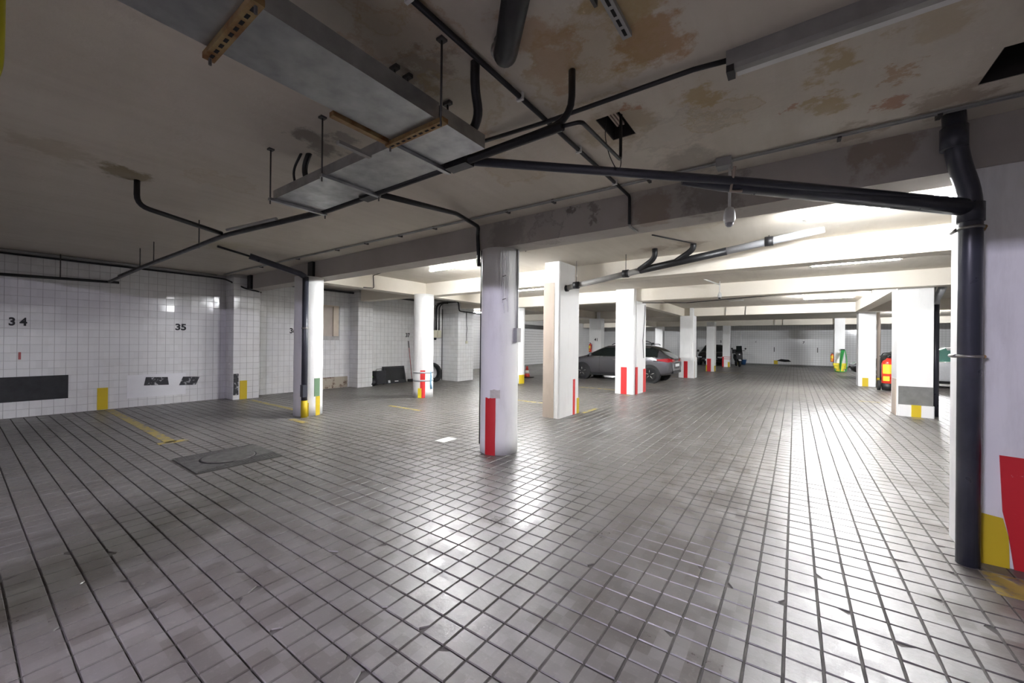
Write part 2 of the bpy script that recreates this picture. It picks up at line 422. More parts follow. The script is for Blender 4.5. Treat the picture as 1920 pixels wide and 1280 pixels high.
MAT['suit'] = M('dark_grey_fabric', (.035, .035, .04), .8, var=.2)
MAT['bag'] = M('black_bin_liner', (.010, .010, .013), .3, var=.2, scale=20, bump=.5)
MAT['lime'] = M('lime_green_plastic', (.12, .5, .03), .45, var=.1)
MAT['shutter'] = M('white_roller_shutter', (.72, .72, .73), .45, var=.06)
MAT['iron'] = M('dark_cast_iron', (.12, .115, .11), .6, metal=.15, var=.4, scale=14, bump=.3)
MAT['rustmark'] = worn_mat('rust_stained_render', (.42, .37, .30), (.10, .05, .03), .58, 5, .8)
MAT['strap'] = M('grey_tape', (.42, .43, .45), .45, var=.1)
MAT['yhose'] = M('yellow_hose', (.55, .50, .02), .45, var=.15)
MAT['paper'] = M('white_tile_slab', (.72, .72, .68), .5, var=.06)

# ------------------------------------------------------------------ floor: slab with every tile
floor = struct(MB().box(-14.5, 9, -7, 33.2, -.16, -.007).build('floor', MAT['grout']))
SK = .016
def tile_xy(i, j): return (-.03 + (i + .5) * P, 2.765 + (j + .5) * P + SK * (-.03 + (i + .5) * P))
hx = P / 2 - .0042; ho = P / 2 - .0072
T_V = np.array([(-hx, -hx - SK * hx, -.0055), (hx, -hx + SK * hx, -.0055), (hx, hx + SK * hx, -.0055), (-hx, hx - SK * hx, -.0055),
                (-ho, -ho - SK * ho, 0), (ho, -ho + SK * ho, 0), (ho, ho + SK * ho, 0), (-ho, ho - SK * ho, 0)])
T_F = [(4, 5, 6, 7), (0, 1, 5, 4), (1, 2, 6, 5), (2, 3, 7, 6), (3, 0, 4, 7)]
def np_mesh(name, verts, faces, mat):
    me = bpy.data.meshes.new(name)
    me.vertices.add(len(verts)); me.vertices.foreach_set('co', np.ascontiguousarray(verts, dtype=np.float32).ravel())
    nf = len(faces); me.loops.add(nf * 4); me.polygons.add(nf)
    me.loops.foreach_set('vertex_index', np.ascontiguousarray(faces, dtype=np.int32).ravel())
    me.polygons.foreach_set('loop_start', np.arange(0, nf * 4, 4, dtype=np.int32))
    me.polygons.foreach_set('loop_total', np.full(nf, 4, dtype=np.int32))
    me.polygons.foreach_set('use_smooth', np.zeros(nf, dtype=bool))
    me.update(calc_edges=True); me.validate(); me.materials.append(mat)
    return me
MANHOLE = (-5.96, -5.10, 1.42, 2.28)
cells = []
for i in range(int(-13.5 / P) - 1, int(5.2 / P) + 2):
    for j in range(int((-.9 - 2.765) / P), int((32.7 - 2.765) / P) + 1):
        x, y = tile_xy(i, j)
        if y > 32.66 or x > 5.2 or x < -13.5: continue
        if x < -11.06 and y < 11.05: continue
        if MANHOLE[0] - .02 < x < MANHOLE[1] + .02 and MANHOLE[2] - .02 < y < MANHOLE[3] + .02: continue
        cells.append((x, y))
cells = np.array(cells)
# on-screen size of each tile decides which 300 become objects of their own
d_f = cells[:, 0] * fw.x + cells[:, 1] * fw.y; d_r = cells[:, 0] * rt.x + cells[:, 1] * rt.y
with np.errstate(divide='ignore', invalid='ignore'):
    u_ = 735.3 * d_r / d_f; v_ = 735.3 * CAM_H / d_f
vis = (d_f > .3) & (np.abs(u_) < 960) & (v_ < 640)
order = np.argsort(np.where(vis, d_f, 1e6))
single = order[:300]
tile_me = np_mesh('tile', T_V, np.array(T_F), MAT['floor'])
def chipped(c, d):
    """tile with one broken corner"""
    ring = [(-1, -1), (1, -1), (1, 1), (-1, 1)]
    def loop(h): return [(-h, -h), (h, -h), (h, h - c), (h - c * .45, h - d * .6), (h - d, h), (-h, h)]
    lo, hi = loop(hx), loop(ho); mb = MB()
    mb.add([(x, y + SK * x, -.0055) for x, y in lo] + [(x, y + SK * x, 0) for x, y in hi], [tuple(range(6, 12))] + [(i, (i + 1) % 6, 6 + (i + 1) % 6, 6 + i) for i in range(6)])
    me = bpy.data.meshes.new('tile'); me.from_pydata(mb.v, [], mb.f); me.materials.append(MAT['floor']); me.polygons.foreach_set('use_smooth', [False] * len(mb.f)); me.update()
    return me
chip_me = [chipped(.045, .03), chipped(.022, .05), chipped(.07, .022), chipped(.02, .018)]
for k in single:
    o = bpy.data.objects.new('tile', random.choice(chip_me) if random.random() < .14 else tile_me); COL.objects.link(o); o.parent = floor
    o.location = (cells[k, 0], cells[k, 1], random.uniform(-.0012, .0006)); o.rotation_euler = (random.gauss(0, .004), random.gauss(0, .004), random.gauss(0, .006) + (random.randrange(4) * PI / 2 if o.data is not tile_me else 0))
rest = np.setdiff1d(np.arange(len(cells)), single)
def many(centres, verts, faces, tilt, ax='z'):
    n = len(centres); V = np.repeat(verts[None], n, 0).astype(float)
    ta = rng.normal(0, tilt, (n, 2)); dz = rng.uniform(-.0012, .0006, n)
    V[:, :, 2] += V[:, :, 0] * ta[:, None, 0] + V[:, :, 1] * ta[:, None, 1] + dz[:, None]
    return V, (np.array(faces)[None] + (np.arange(n) * len(verts))[:, None, None]).reshape(-1, 4)
V, Fq = many(cells[rest], T_V, T_F, .0035)
V[:, :, :2] += cells[rest][:, None, :]
o = bpy.data.objects.new('tiles', np_mesh('tiles', V.reshape(-1, 3), Fq, MAT['floor'])); COL.objects.link(o); o.parent = floor; o['kind'] = 'stuff'

def line(x0, x1, y0, y1, m='line'): MB().box(x0, x1, y0, y1, -.003, .0022).build('parking_line', MAT[m], floor)
line(-11.0, -6.92, 1.58, 1.70); line(-6.98, -6.86, 1.50, 1.82); line(-10.3, -7.95, 3.84, 3.94); line(-7.30, -6.80, 3.34, 3.44)
line(-7.2, -6.2, 5.38, 5.46); line(-6.4, -4.3, 7.84, 7.93); line(-3.52, -3.43, 7.30, 8.0); line(-5.9, -4.2, 11.50, 11.60); line(-3.80, -3.62, 10.50, 10.60)
line(1.90, 2.06, 10.86, 11.06); line(1.35, 1.75, 13.4, 13.5); line(-3.3, -2.2, 22.4, 22.52); line(.96, 1.14, 3.48, 3.78); line(-5.6, -4.2, 17.9, 18.0)
line(-6.6, -4.4, 22.4, 22.5)
MB().box(-4.165, -3.985, 3.915, 4.185, -.002, .003).build('white_tile', MAT['paper'], floor)

# ------------------------------------------------------------------ ceiling with beams and two shafts
def slab(x0, x1, y0, y1, z0, z1, holes):
    xs = sorted({x0, x1, *[h[0] for h in holes], *[h[1] for h in holes]}); ys = sorted({y0, y1, *[h[2] for h in holes], *[h[3] for h in holes]})
    mb = MB()
    for a, b in zip(xs, xs[1:]):
        for c, d in zip(ys, ys[1:]):
            if any(h[0] <= a and b <= h[1] and h[2] <= c and d <= h[3] for h in holes): continue
            mb.box(a, b, c, d, z0, z1)
    return mb
HOLES = [(-1.115, -.945, 2.49, 2.82), (.85, 1.10, 3.06, 3.42)]
ceiling = struct(slab(-14.5, 9, -7, 3.95, ZC, ZC + .22, HOLES).build('ceiling', MAT['ceil']))
MB().box(-14.5, 9, 3.95, 33.2, ZC, ZC + .22).build('slab', MAT['ceil2'], ceiling)
for h in HOLES:
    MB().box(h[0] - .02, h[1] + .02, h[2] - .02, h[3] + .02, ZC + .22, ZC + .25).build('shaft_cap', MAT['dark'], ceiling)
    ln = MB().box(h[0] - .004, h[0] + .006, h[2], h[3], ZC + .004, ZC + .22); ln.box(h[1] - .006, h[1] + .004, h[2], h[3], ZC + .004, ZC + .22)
    ln.box(h[0], h[1], h[2] - .004, h[2] + .006, ZC + .004, ZC + .22); ln.box(h[0], h[1], h[3] - .006, h[3] + .004, ZC + .004, ZC + .22); ln.build('added_dark_lining', MAT['shaft_shade'], ceiling)  # lining added to darken the shaft walls; the shade is in its colour
    for k in range(3 if h[0] < 0 else 0): MB().box(h[0] + .05 + .022 * k, h[0] + .062 + .022 * k, h[2] + .03, h[3] - .06, ZC + .06, ZC + .075).build('lath', MAT['bare'], ceiling)
def beam(x0, x1, y0, y1, m='beam', z0=ZB): MB().box(x0, x1, y0, y1, z0, ZC + .01).build('beam', MAT[m], ceiling)
beam(-10.62, 8.6, 3.91, 4.24, 'beam1')
beam(-11.1, 8.6, -1.05, -.75, 'beam1')
beam(-8.2, 8.6, 7.05, 7.38); beam(-8.2, 8.6, 10.95, 11.30); beam(-13.5, 8.6, 18.0, 18.35); beam(-13.5, 8.6, 28.3, 28.65)
beam(-8.2, -7.9, 4.24, 7.05); beam(-8.2, -7.9, 7.38, 10.95); beam(-8.2, -7.9, 11.30, 18.0); beam(-8.2, -7.9, 18.35, 28.3)
beam(-4.12, -3.86, 11.30, 18.0); beam(1.70, 2.0, 11.30, 18.0); beam(-10.6, -8.2, 6.90, 7.2)
beam(-11.1, -8.2, 10.30, 10.60)

# ------------------------------------------------------------------ walls
wall_left = struct(MB().box(-11.45, -11.1035, -7, 11.02, -.1, ZC + .05).build('wall_left', MAT['wgrout']))
wa = P / 2 - .0022; wb_ = P / 2 - .0042
W_V = np.array([(-.003, -wa, -wa), (-.003, wa, -wa), (-.003, wa, wa), (-.003, -wa, wa), (0, -wb_, -wb_), (0, wb_, -wb_), (0, wb_, wb_), (0, -wb_, wb_)])
W_F = [(4, 5, 6, 7), (0, 1, 5, 4), (1, 2, 6, 5), (2, 3, 7, 6), (3, 0, 4, 7)]
NICHE = (5.30, 6.48, 1.54, 2.41)
wc = []
for a in range(-12, 72):
    for b in range(0, 21):
        y = .36 + (a + .5) * P; z = .0 + (b + .5) * P - .01
        if z > ZC - .02 or y > 10.25: continue
        if NICHE[0] - .05 < y < NICHE[1] + .05 and NICHE[2] - .05 < z < NICHE[3] + .05: continue
        wc.append((y, z))
wc = np.array(wc)
q = wc[:, 0].copy(); q[q < .05] += 100
sing = np.argsort(q, kind='stable')[:300]
wt_me = np_mesh('tile', W_V, np.array(W_F), MAT['wtile'])
for k in sing:
    o = bpy.data.objects.new('tile', wt_me); COL.objects.link(o); o.parent = wall_left
    o.location = (-11.10 + random.uniform(-.001, .001), wc[k, 0], wc[k, 1]); o.rotation_euler = (random.gauss(0, .003), random.gauss(0, .006), random.gauss(0, .006))
rs = np.setdiff1d(np.arange(len(wc)), sing); n = len(rs)
V = np.repeat(W_V[None], n, 0).astype(float); ta = rng.normal(0, .006, (n, 2))
V[:, :, 0] += V[:, :, 1] * ta[:, None, 0] + V[:, :, 2] * ta[:, None, 1] - 11.10
V[:, :, 1] += wc[rs][:, None, 0]; V[:, :, 2] += wc[rs][:, None, 1]
Fq = (np.array(W_F)[None] + (np.arange(n) * 8)[:, None, None]).reshape(-1, 4)
o = bpy.data.objects.new('tiles', np_mesh('tiles', V.reshape(-1, 3), Fq, MAT['wtile'])); COL.objects.link(o); o.parent = wall_left; o['kind'] = 'stuff'
# ledge course above the tiles, boarded niche with its frame
MB().box(-11.11, -11.085, 4.2, 6.85, 2.49, 2.515).build('ledge', MAT['wtile'], wall_left)
MB().box(-11.11, -11.085, 7.35, 10.2, 2.49, 2.515).build('ledge', MAT['wtile'], wall_left)
MB().box(-11.112, -11.099, NICHE[0], NICHE[1], NICHE[2], NICHE[3]).build('niche_board', MAT['beige'], wall_left)
fr = MB().box(-11.11, -11.05, NICHE[1] - .17, NICHE[1] - .01, NICHE[2], NICHE[3]); fr.box(-11.11, -11.06, NICHE[0], NICHE[1], NICHE[3], NICHE[3] + .03)
fr.build('niche_frame', MAT['cream'], wall_left)
def pilaster(x1, y0, y1, singles):
    p = MB().box(-11.12, x1 - .006, y0 + .006, y1 - .006, -.05, ZC).build('pilaster', MAT['wgrout'], wall_left)
    lst = []
    ny = max(1, round((y1 - y0) / P)); wy = (y1 - y0) / ny; nx = max(1, round((x1 + 11.1) / P)); wx = (x1 + 11.1) / nx
    for b in range(20):
        z0 = b * P + .004; z1 = z0 + P - .008
        for a in range(ny):
            lst.append(MB().box(x1 - .008, x1 + random.uniform(-.001, .001), y0 + a * wy + .003, y0 + (a + 1) * wy - .003, z0, z1))
        for a in range(nx):
            lst.append(MB().box(-11.1 + a * wx + .003, -11.1 + (a + 1) * wx - .003, y0 + random.uniform(-.001, .001), y0 + .008, z0, z1))
    if singles:
        for m in lst: m.build('tile', MAT['wtile'], p)
    else:
        big = MB()
        for m in lst: big.add(m.v, m.f)
        big.build('tiles', MAT['wtile'], p, 'stuff')
    return p
pilaster(-10.62, 3.62, 4.17, True); pilaster(-10.64, 6.85, 7.36, False); pilaster(-9.72, 10.20, 11.02, False); pilaster(-10.52, 9.35, 10.20, False)
# paint, rubber and numbers on the left wall
XL = -11.098
def wallpatch(y0, y1, z0, z1, m, nm, x=XL, th=.004): return MB().box(x - .004, x + th, y0, y1, z0, z1).build(nm, MAT[m], wall_left)
wallpatch(-.55, 1.11, .28, .715, 'rubber', 'rubber_sheet', th=.012)
wallpatch(1.91, 2.87, .18, .655, 'panel', 'filler_panel', th=.003)
MB().xprism([(2.17, .425), (2.575, .41), (2.555, .58), (2.20, .60)], XL - .002, XL + .008).build('rubber_pad', MAT['wornrub'], wall_left)
MB().xprism([(2.75, .385), (3.05, .37), (3.12, .55), (2.82, .57)], XL - .002, XL + .008).build('rubber_pad', MAT['wornrub'], wall_left)
wallpatch(1.49, 1.64, .0, .43, 'yellow', 'yellow_mark'); wallpatch(3.76, 3.91, .0, .44, 'yellow', 'yellow_mark', x=-10.618)
wallpatch(3.63, 3.73, .11, .61, 'wornrub', 'rubber_pad', x=-10.618, th=.012)
wallpatch(.52, .55, 1.02, 1.15, 'redmark', 'red_mark'); wallpatch(5.75, 6.80, .0, .33, 'rustmark', 'rust_patch')
def wall_num(txt, y, z, x=XL, size=.19, par=None, sx=.95):
    mt = Matrix(((0, 0, 1, x + .002), (1, 0, 0, y), (0, 1, 0, z), (0, 0, 0, 1)))
    text_mesh('number', txt, size, MAT['ink'], par or wall_left, mt, .007, sx)
wall_num('3 4', .51, 1.68, sx=.85); wall_num('35', 2.77, 1.67, sx=1.05); wall_num('36', 5.18, 1.66); wall_num('37', 9.08, 1.62)

wall_recess = struct(MB().box(-13.9, -13.55, 11.0, 33, -.1, ZC + .05).build('wall_recess', MAT['fary']))
struct(MB().box(-13.9, -11.1, 10.75, 11.02, -.1, ZC + .05).build('wall_return', MAT['far']))
wall_back = struct(MB().box(-14, 9, 32.7, 33.0, -.1, ZC + .05).build('wall_back', MAT['far']))
MB().box(-3.75, -3.15, 32.55, 32.71, -.05, ZC).build('pilaster', MAT['far'], wall_back)
MB().box(-13.5, 8.5, 32.66, 32.71, 0, .10).build('skirting', MAT['greyp'], wall_back)
def back_num(txt, x, z):
    mt = Matrix(((1, 0, 0, x), (0, 0, -1, 32.697), (0, 1, 0, z), (0, 0, 0, 1)))
    text_mesh('number', txt, .22, MAT['ink'], wall_back, mt, .005)
back_num('5', -4.45, 1.62); back_num('6', -2.23, 1.60); back_num('7', .48, 1.60)
for x in (-1.15, 1.22): MB().box(x - .02, x + .02, 32.685, 32.71, .95, 1.27).build('dark_mark', MAT['ink'], wall_back)
MB().yprism([(-1.02, .34), (-.55, .27), (-.18, .30), (-.32, .42), (-.75, .46)], 32.66, 32.71).build('broken_patch', MAT['dark'], wall_back)
MB().box(-1.16, -.94, 32.67, 32.71, 0, .36).build('yellow_mark', MAT['yellow'], wall_back)
MB().box(-6.0, -5.82, 32.67, 32.71, 0, .5).build('yellow_mark', MAT['yellow'], wall_back)
struct(MB().box(8.6, 8.9, -7, 33, -.1, ZC + .05).build('wall_right', MAT['fary']))
struct(MB().box(-14, 9, -7.3, -6.9, -.1, ZC + .05).build('wall_front', MAT['plaster']))
# roller shutter in the recess
door = struct(MB().box(-13.56, -13.53, 18.9, 23.6, 0, 2.30).build('door_1', MAT['conduit']))
for k in range(14): MB().xprism([(18.95, .03 + k * .16), (23.55, .03 + k * .16), (23.55, .17 + k * .16), (18.95, .17 + k * .16)], -13.53, -13.505 + .004 * (k % 2)).build('slat', MAT['shutter'], door)
MB().box(-13.55, -13.40, 18.8, 23.7, 2.30, 2.52).build('shutter_box', MAT['trim'], door)

# ------------------------------------------------------------------ pillars
def round_pillar(cx, cy, r, label, z1=ZB, mat='white'):
    t = thing('pillar', label, 'pillar', (cx, cy, 0))
    prof = [(r + random.uniform(-.004, .004), z1 * k / 14) for k in range(15)]
    MB().lathe(prof, (cx, cy, 0), 32).build('shaft', MAT[mat], t)
    return t
def rect_pillar(x0, x1, y0, y1, label, z1=ZC, mat='white2', b=.02):
    t = thing('pillar', label, 'pillar', ((x0 + x1) / 2, (y0 + y1) / 2, 0))
    MB().bbox(x0, x1, y0, y1, 0, z1, b).build('shaft', MAT[mat], t)
    return t
def patch(t, x0, x1, y0, y1, z0, z1, m, nm='stripe'): return MB().box(x0, x1, y0, y1, z0, z1).build(nm, MAT[m], t)

P1 = round_pillar(-3.14, 4.08, .245, 'thick round white pillar with one dark red stripe and peeling drips near its top')
MB().arcpatch(-3.14, 4.08, .246, -96, -63, 0, .715, 8, .004, .008).build('stripe', MAT['red'], P1)
MB().arcpatch(-3.14, 4.08, .246, -80, -50, .715, .82, 5, .002, .01).build('bare_patch', MAT['scuff'], P1)
dr = MB()
for k in range(9):
    a = math.radians(-52 + 3.2 * k + random.uniform(-1, 1)); z = random.uniform(1.75, 2.2)
    pts = [(-3.14 + .247 * math.cos(a + .006 * math.sin(i * 1.7 + k)), 4.08 + .247 * math.sin(a + .006 * math.sin(i * 1.7 + k)), 2.58 - (2.58 - z) * i / 8) for i in range(9)]
    dr.tube(pts, [.010 - .0008 * i for i in range(9)], 6)
dr.build('paint_drips', MAT['white'], P1)
a = math.radians(4)
cd = MB().tube([(-3.14 + .262 * math.cos(a), 4.08 + .262 * math.sin(a), 1.58), (-3.14 + .262 * math.cos(a), 4.08 + .262 * math.sin(a), 2.60)], .011, 8).build('conduit', MAT['conduit'], P1)
MB().box(-2.91, -2.845, 4.05, 4.14, 1.42, 1.60).build('switch_box', MAT['conduit'], P1)
a = math.radians(-131)
MB().tube([(-3.14 + .255 * math.cos(a), 4.08 + .255 * math.sin(a), .1), (-3.14 + .255 * math.cos(a), 4.08 + .255 * math.sin(a), 2.60)], .007, 6).build('cable', MAT['black'], P1)
for z in (1.95, 2.24):
    aa = [math.radians(-46 + 2.5 * k) for k in range(5)]
    MB().tube([(-3.14 + .25 * math.cos(q), 4.08 + .25 * math.sin(q), z + .004 * k) for k, q in enumerate(aa)], .005, 6).build('wire_scrap', MAT['rod'], P1)

PL = round_pillar(-7.56, 3.82, .25, 'round white pillar with a dark drainpipe and a green paint patch')
MB().arcpatch(-7.56, 3.82, .251, -3, 24, .36, .70, 6).build('green_patch', MAT['green'], PL)
MB().arcpatch(-7.56, 3.82, .251, 4, 26, 0, .36, 6).build('yellow_patch', MAT['yellow'], PL)
MB().arcpatch(-7.56, 3.82, .251, -36, -24, 0, .25, 6).build('yellow_patch', MAT['yellow'], PL)
dp = thing('drainpipe', 'dark slim downpipe with yellow foot on the pillar with green patch', 'pipe', (-7.30, 3.62, 0))
MB().tube([(-7.30, 3.62, .30), (-7.30, 3.62, 2.58)], .052, 14).build('pipe', MAT['navy'], dp)
MB().tube([(-7.30, 3.62, 0), (-7.30, 3.62, .31)], .055, 14).build('foot', MAT['yellow'], dp)
MB().box(-7.31, -7.21, 3.55, 3.63, .38, .60).build('bracket', MAT['navy'], dp)
MB().lathe([(.06, 0), (.06, .03)], (-7.30, 3.62, 1.62), 14).build('clamp', MAT['steel'], dp)

PC = round_pillar(-7.72, 6.83, .25, 'round white pillar bound with two grey tapes over a red stripe', mat='white2')
MB().arcpatch(-7.72, 6.83, .251, -58, -30, 0, .69, 6).build('stripe', MAT['red2'], PC)
MB().arcpatch(-7.72, 6.83, .253, -71, -50, 0, .24, 6).build('yellow_patch', MAT['ybox'], PC)
for z in (.43, .63): MB().lathe([(.256, -.022), (.258, .022)], (-7.72, 6.83, z), 32).build('tape', MAT['strap'], PC)
MB().tube([(-7.468, 6.85, .66), (-7.46, 6.86, .52), (-7.468, 6.85, .38), (-7.455, 6.87, .22)], [.012, .022, .02, .03], 8).build('rag', MAT['cyan'], PC)

PM = round_pillar(-7.84, 11.2, .25, 'round white pillar with yellow foot behind the traffic cone', mat='white2')
MB().arcpatch(-7.84, 11.2, .251, -40, 20, 0, .30, 8).build('yellow_patch', MAT['yellow'], PM)

P2 = rect_pillar(-3.89, -3.55, 6.43, 7.26, 'narrow white pillar with a bare brown render corner', b=.035)
MB().box(-3.895, -3.66, 6.424, 6.47, 0, 2.55).build('bare_render', MAT['bare'], P2)
patch(P2, -3.56, -3.546, 7.0, 7.09, 0, .70, 'red2'); patch(P2, -3.56, -3.545, 7.17, 7.27, 0, .31, 'yellow')
P3 = rect_pillar(-4.14, -3.61, 10.77, 10.98, 'square white pillar with three bright red stripes beside the grey car')
MB().bbox(-4.12, -3.58, 10.9, 11.75, 0, ZB, .02).build('shaft', MAT['white2'], P3)
patch(P3, -3.97, -3.80, 10.764, 10.80, 0, .755, 'red2'); patch(P3, -3.62, -3.572, 10.90, 11.02, 0, .76, 'red2'); patch(P3, -3.62, -3.572, 11.52, 11.757, 0, .68, 'red2')
MB().tube([(-3.56, 11.5, 1.0), (-3.57, 11.45, 1.5), (-3.566, 11.6, 2.3), (-3.57, 11.62, 2.55)], .008, 6).build('cable', MAT['black'], P3)
P4 = rect_pillar(-3.97, -3.43, 17.70, 18.30, 'white pillar with a wide dark red stripe and thickened base', z1=ZB)
MB().bbox(-4.0, -3.40, 17.67, 18.33, 0, .86, .02).build('base', MAT['white'], P4)
patch(P4, -3.79, -3.64, 17.664, 17.70, 0, .70, 'red'); patch(P4, -3.41, -3.395, 17.75, 17.85, 0, .70, 'bare')
MB().box(-3.60, -3.46, 17.8, 17.95, ZB, ZC).build('stub', MAT['white'], P4)
P5 = rect_pillar(-3.78, -3.40, 22.75, 23.35, 'slim white pillar with red stripe and yellow corners', z1=ZB)
patch(P5, -3.74, -3.55, 22.744, 22.78, 0, .67, 'red'); patch(P5, -3.79, -3.74, 22.742, 22.8, 0, .33, 'yellow'); patch(P5, -3.42, -3.392, 22.76, 23.2, 0, .30, 'yellow')
P6 = rect_pillar(-3.72, -3.32, 28.05, 28.55, 'white pillar wrapped with dark red bands beside the black scooter', z1=ZB)
patch(P6, -3.73, -3.64, 28.044, 28.09, 0, .62, 'red'); patch(P6, -3.42, -3.312, 28.044, 28.1, 0, .32, 'yellow')
for z in (.50, .62): MB().box(-3.725, -3.315, 28.04, 28.55, z, z + .025).build('band', MAT['red'], P6)
P41 = rect_pillar(-8.20, -7.58, 17.85, 18.25, 'white pillar numbered 41 behind the grey car', z1=ZB)
text_mesh('number', '41', .2, MAT['ink'], P41, Matrix(((1, 0, 0, -7.82), (0, 0, -1, 17.846), (0, 1, 0, 1.58), (0, 0, 0, 1))), .004)
MB().box(-7.85, -7.68, 17.95, 18.1, ZB, ZC).build('stub', MAT['white2'], P41)
P7 = rect_pillar(-7.92, -7.42, 28.1, 28.6, 'plain white pillar near the back wall behind the grey car', z1=ZB)
PN = rect_pillar(.955, 1.55, 3.93, 4.36, 'wide white pillar with big red and yellow paint next to the dark downpipe', mat='white')
MB().yprism([(1.085, .72), (1.55, .70), (1.55, 0), (1.15, .0), (1.125, .22), (1.10, .36)], 3.921, 3.95).build('stripe', MAT['red'], PN)
MB().yprism([(.985, .0), (1.13, .0), (1.125, .20), (1.10, .315), (.985, .33)], 3.919, 3.95).build('yellow_patch', MAT['yellow'], PN)
PR = rect_pillar(1.71, 2.24, 11.20, 11.75, 'white pillar with a grey cement band above its foot', b=.012)
MB().box(1.735, 2.235, 11.19, 11.25, .235, .61).build('cement_band', MAT['greyp'], PR)
MB().bbox(1.73, 2.25, 11.15, 11.3, 0, .235, .02).build('foot', MAT['white2'], PR); patch(PR, 1.92, 2.06, 11.143, 11.2, 0, .237, 'yellow')
patch(PR, 1.695, 1.72, 11.22, 11.6, 0, .75, 'bare', 'bare_edge')
PRR = rect_pillar(1.83, 2.30, 18.45, 19.0, 'white pillar with a yellow square at its foot and a pipe behind')
patch(PRR, 1.94, 2.10, 18.443, 18.5, 0, .30, 'yellow')
PRRR = rect_pillar(1.78, 2.24, 28.15, 28.6, 'white pillar carrying a coiled green hose by the back wall')
PB = round_pillar(-2.78, -.90, .245, 'round white pillar with bare sides under the rear beam')

# ------------------------------------------------------------------ fluorescent lamps
def lamp(x0, x1, y, label, lit='tube', z=2.80, house='housing'):
    t = thing('fluorescent_lamp', label, 'lamp', ((x0 + x1) / 2, y, ZC))
    MB().box(x0, x1, y - .035, y + .035, z + .045, ZC - .003).build('housing', MAT[house], t)
    for x in (x0, x1 - .03): MB().box(x, x + .03, y - .025, y + .025, z - .022, z + .05).build('tube_holder', MAT[house], t)
    if lit: MB().lathe([(.019, 0), (.019, x1 - x0 - .06)], (x0 + .03, y, z), 14, 'x').build('tube', MAT[lit], t)
    return t
lamp(.06, 1.26, 5.33, 'lit fluorescent tube behind the thick sloping dark pipe', 'tube1')
lamp(.20, 1.36, 8.55, 'lit fluorescent tube between the second and third cross beams of the aisle', 'tube2')
lamp(.20, 1.36, 14.5, 'lit fluorescent tube over the aisle beyond the third cross beam', 'tube3')
lamp(-5.80, -4.58, 5.27, 'lit fluorescent tube near the top of the red striped round pillar', 'tube4')
lamp(-6.2, -5.0, 8.58, 'lit fluorescent tube beyond the pillar with bare brown render', 'tube5')
lamp(-12.9, -11.7, 14.3, 'small lit fluorescent tube in the recess with the roller shutter', 'tube6')
lamp(-2.10, -.90, -2.85, 'cool lit fluorescent tube beyond the rear beam with a round pillar', 'tubeb')
lamp(3.66, 4.86, 23.5, 'added unseen fluorescent tube behind the pillar with the cement band', 'tube7')  # unseen tube added to brighten the back wall
lamp(-9.05, -8.30, 23.5, 'short added unseen fluorescent tube behind the three striped pillar', 'tube7')  # second unseen tube, added for the dark far left bays
# unlit batten in the foreground
un = thing('fluorescent_lamp', 'unlit grimy lamp batten without a tube on the stained ceiling', 'lamp', (.3, 2.32, ZC))
MB().xprism([(2.285, ZC), (2.375, ZC), (2.37, 2.865), (2.35, 2.85), (2.31, 2.85), (2.29, 2.865)], -.30, .92).build('housing', MAT['oldhouse'], un)
MB().box(-.30, -.265, 2.29, 2.37, 2.83, 2.90).build('tube_holder', MAT['black'], un)
MB().box(.88, .92, 2.29, 2.37, 2.83, 2.90).build('tube_holder', MAT['black'], un)
MB().xprism([(2.36, 2.91), (2.40, 2.89), (2.405, 2.86), (2.365, 2.865)], -.26, .90).build('reflector_lip', MAT['housing'], un)

# ------------------------------------------------------------------ pipes, cables and trays under the ceiling
def pipe(name, label, cat, pts, r, mat, rad=.10, n=10, group=None):
    return tag(MB().tube(fillet(pts, rad) if rad else pts, r, n).build(name, MAT[mat]), label, cat, group)
# main bundle running left to right
t = thing('pipe_run', 'long bundle of black pipes under the stained ceiling beside the metal tray', 'pipe', (-1.0, 1.82, 2.56))
MB().tube(fillet([(-1.0, 1.82, 2.56), (-3.4, 1.84, 2.56), (-5.25, 1.70, 2.60), (-8.74, 1.69, 2.60), (-10.92, 1.61, 2.52)], .2), .026, 10).build('black_pipe', MAT['black'], t)
MB().tube(fillet([(-1.75, 1.86, 2.60), (-3.4, 1.90, 2.60), (-5.2, 1.78, 2.65), (-8.6, 1.75, 2.66), (-10.95, 1.75, 2.66)], .2), .02, 8).build('black_pipe', MAT['black'], t)
MB().tube([(-4.1, 1.745, 2.595), (-5.1, 1.665, 2.625)], .016, 8).build('grey_sleeve', MAT['conduit'], t)
for x, y in ((-8.99, 1.69), (-8.2, 1.70), (-6.2, 1.72), (-2.6, 1.86)): MB().tube([(x, y, 2.58), (x, y, ZC + .01)], .007, 6).build('hanger_rod', MAT['rod'], t)
for x in (-1.75, -2.7): MB().box(x - .09, x + .09, 1.79, 1.87, 2.53, 2.60).build('joint', MAT['black'], t)
t = thing('wall_pipe', 'black pipe with rod hangers along the left tiled wall', 'pipe', (-10.93, .5, 2.5))
MB().tube([(-10.93, -1.2, 2.45), (-10.93, .31, 2.48), (-10.93, 1.75, 2.52)], .026, 10).build('black_pipe', MAT['black'], t)
for y in (.98, -.3): MB().tube([(-10.93, y, 2.48), (-10.93, y, ZC)], .008, 6).build('hanger_rod', MAT['rod'], t)
pipe('ceiling_cable', 'black cable and conduit in the corner of left wall and ceiling', 'cable', [(-11.04, -1.2, 2.86), (-11.04, 3.3, 2.86), (-10.8, 3.5, 2.82), (-10.58, 3.85, 2.62), (-10.55, 4.1, 2.58), (-10.9, 4.3, 2.6)], .018, 'black', .06)
pipe('wall_conduit', 'pale grey conduit along the top of the left wall', 'conduit', [(-11.0, -1.2, 2.915), (-11.0, 3.4, 2.915)], .018, 'conduit', 0)
